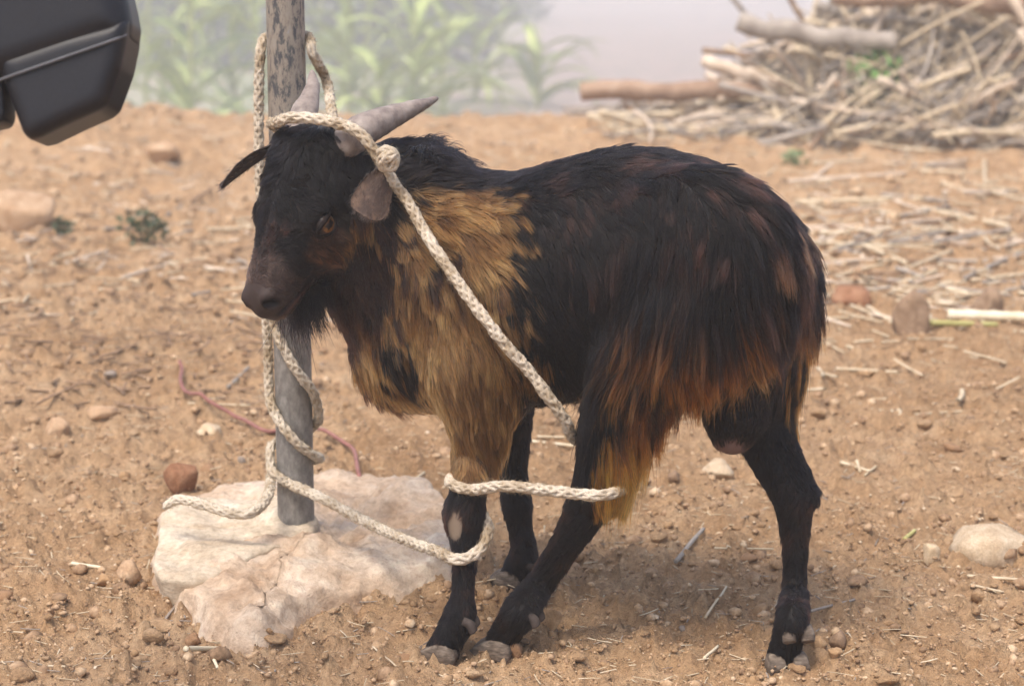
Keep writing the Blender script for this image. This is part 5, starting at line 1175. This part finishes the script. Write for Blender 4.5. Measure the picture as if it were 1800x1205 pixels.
one = [((1386, 323), (1591, 309), 9, 0, 'long tan stalk on the soil below the heap, upper of two right of the rump'), ((1396, 359), (1569, 352), 9, 2, 'long pale stalk right of the rump, lower of two parallel ones'), ((1620, 376), (1771, 407), 11, 2, 'bright straw stalk sloping down to the right in the debris'),
       ((1642, 430), (1776, 408), 8, 1, 'grey crooked stick crossing under the bright sloping stalk'), ((1443, 423), (1519, 458), 10, 0, 'tan stalk sloping down to the right close behind the rump'), ((1582, 483), (1673, 447), 8, 2, 'pale stalk rising to the right amid the debris'), ((1665, 512), (1705, 521), 11, 2, 'short thick pale stalk piece above the brown clod'),
       ((1651, 533), (1738, 556), 9, 0, 'tan stalk running into the rounded clod'), ((1525, 543), (1569, 572), 8, 2, 'straw sloping down right, left of the tall clod'), ((1708, 502), (1812, 489), 8, 2, 'pale stalk above the rounded clod, reaching the edge'), ((1496, 540), (1545, 560), 6, 2, 'thin straw touching the low reddish clod'),
       ((365, 406), (446, 403), 7, 2, 'pale straw lying level just left of the goat\'s muzzle'), ((0, 403), (52, 400), 8, 2, 'pale stalk below the orange boulder'), ((130, 466), (190, 447), 7, 0, 'tan stalk left of the goat below the dark weed'), ((215, 492), (302, 466), 7, 0, 'long tan stalk rising to the right below the dark weed'),
       ((1188, 998), (1236, 940), 9, 1, 'grey split stalk between the hind legs'), ((1240, 1086), (1277, 1032), 5, 2, 'thin curved straw between the hind legs, nearest the viewer'), ((1255, 974), (1360, 976), 4, 2, 'thin level straw reaching the far hind leg'), ((1420, 1077), (1502, 1056), 6, 1, 'grey twig just right of the far hind leg'),
       ((326, 1144), (388, 1142), 10, cane_m, 'pale flat wood chip in front of the concrete'), ((371, 1150), (383, 1177), 7, cane_m, 'short pale splinter below the flat wood chip'), ((655, 1136), (696, 1171), 4, 2, 'thin straw in front of the near forehoof'), ((704, 861), (746, 832), 6, 2, 'pale straw behind the bound foreleg'),
       ((925, 777), (1010, 786), 6, cane_m, 'pale straw under the belly, lower of a pair'), ((912, 768), (1004, 770), 5, 2, 'straw under the belly, upper of a pair'), ((401, 686), (437, 651), 7, 1, 'short grey twig right of the red cord'), ((126, 993), (180, 1001), 7, cane_m, 'pale straw left of the slab'),
       ((290, 1096), (330, 1044), 6, 1, 'grey stick leaning at the front edge of the slab'), ((382, 853), (438, 862), 4, 3, 'dark twig on the concrete behind the loose rope'), ((1478, 819), (1528, 834), 7, 2, 'pale straw right of the hock, longest of its little heap'), ((1506, 812), (1512, 832), 6, 2, 'short upright-lying straw in the little heap right of the hock'),
       ((1520, 838), (1540, 822), 5, 2, 'short slanting straw in the little heap right of the hock'), ((1700, 1018), (1792, 1024), 6, 2, 'long straw below the largest rock'), ((1706, 1030), (1764, 1043), 5, 2, 'shorter straw under the long one below the largest rock'), ((1238, 1164), (1262, 1142), 6, cane_m, 'short white straw near the lower edge under the belly'),
       ((1590, 950), (1608, 935), 8, cane_g, 'small yellow-green husk left of the round yellowish stone'), ((330, 718), (440, 722), 4, 2, 'thin straw lying across the soil just above the pole wraps'), ((86, 1183), (115, 1184), 4, 2, 'white straw at the lower left corner'), ((1730, 288), (1733, 326), 7, 2, 'upright pale stalk sticking out of the soil below the heap')]
for p0, p1, w, mi, lb in one: straw(p0, p1, w, mi, lb)
def stalk_label(p0, p1, w, mi, side):
    dx, dy = abs(p1[0] - p0[0]), (p1[1] - p0[1]) * (1 if p1[0] >= p0[0] else -1); lean = 'level' if abs(dy) < .12 * dx else 'rising right' if dy < 0 else 'falling right'; L = math.hypot(dx, dy); cx, cy_ = (p0[0] + p1[0]) / 2, (p0[1] + p1[1]) / 2
    if side: zone = 'just below the stick heap' if cy_ < 330 else ('close behind the rump' if cx < 1520 else 'at the right edge of the debris' if cx > 1690 else 'in the middle of the debris') + (', low' if cy_ > 460 else '')
    else: zone = 'near the bank crest' if cy_ < 310 else ('near the orange boulder' if cx < 160 else 'around the dark weed' if cx < 330 else 'close to the goat\'s muzzle') + (', lower down' if cy_ > 440 else '')
    return f"{'thick' if w > 6.5 else 'thin'} {'long' if L > 60 else 'short'} {MAT_W[mi]} stalk, {lean}, {zone}"
for k in range(115):
    px, py = rs.uniform(1400, 1800), rs.triangular(265, 420, 590); L = rs.uniform(20, 120) * (.6 + py / 900); a = rs.normal(0, .5); 
    p1 = (px + L * math.cos(a), py + L * math.sin(a) * .45); w = rs.uniform(3.5, 9); mi = int(rs.choice([0, 0, 2, 2, 1, 3])); straw((px, py), p1, w, mi, stalk_label((px, py), p1, w, mi, 1), 'straw', 'straw_stalk', 'stalks strewn right of the goat')
for k in range(55):
    px, py = rs.uniform(20, 430), rs.triangular(245, 400, 560); L = rs.uniform(15, 70); a = rs.normal(0, .5)
    p1 = (px + L * math.cos(a), py + L * math.sin(a) * .45); w = rs.uniform(3, 7); mi = int(rs.choice([0, 2, 1, 3])); straw((px, py), p1, w, mi, stalk_label((px, py), p1, w, mi, 0), 'straw', 'straw_stalk', 'stalks strewn left of the goat')
def chaff(n, y0, y1, lmin, lmax, r, mat, label, xm=(-.3, .3), pw=1.4):
    y = y0 + (y1 - y0) * rs.random(n) ** pw; x = rs.uniform(xm[0], xm[1], n) * y; Vs, Fs, k0 = [], [], 0
    g = gh(x, y) + micro(x, y)
    L = rs.uniform(lmin, lmax, n); a = rs.uniform(0, np.pi, n); w = r * rs.uniform(.6, 1.5, n); d = np.stack([np.cos(a), np.sin(a), rs.normal(0, .12, n)], 1); sd = np.stack([-np.sin(a), np.cos(a), 0 * a], 1); up = np.array([0, 0, 1.0])
    c = np.stack([x, y, g + w * rs.uniform(.6, 2.5, n)], 1); bend = rs.normal(0, .035, (n, 1)) * sd * L[:, None]; V = []
    for t in (-.5, 0, .5):
        q = c + d * (L * t)[:, None] + (bend if t == 0 else 0)
        for sx, uz in ((-1, 0), (0, -.6), (1, 0), (0, .6)): V.append(q + sd * (w * sx)[:, None] + up * (w * uz)[:, None])
    V = np.stack(V, 1); F = []
    for s in (0, 4):
        for k in range(4): F.append([s + k, s + (k + 1) % 4, s + 4 + (k + 1) % 4, s + 4 + k])
    F = (np.array(F)[None] + (np.arange(n) * 12)[:, None, None]).reshape(-1, 4); o = obj('chaff', mesh_np('chaff', V.reshape(-1, 3), F, False), mat); o['kind'] = 'stuff'; o['label'] = label
chaff(2600, 2.0, 6.0, .006, .035, .0009, wood_ms[2], 'pale straw chaff on the soil'); chaff(1200, 2.0, 6.0, .006, .03, .0008, wood_ms[1], 'grey bits of straw on the soil')
chaff(600, 4.5, 9.5, .03, .14, .0035, wood_ms[2], 'straw litter on the bank', (-.3, .3), 1.0); chaff(700, 4.5, 9.5, .03, .13, .0032, wood_ms[0], 'tan litter on the bank', (-.3, .3), 1.0); chaff(260, 3.6, 9.0, .03, .16, .004, wood_ms[2], 'straw litter in the debris field', (.13, .3), 1.0); chaff(500, 3.6, 6.0, .02, .10, .003, wood_ms[3], 'dark litter at the left', (-.3, -.12), 1.0)
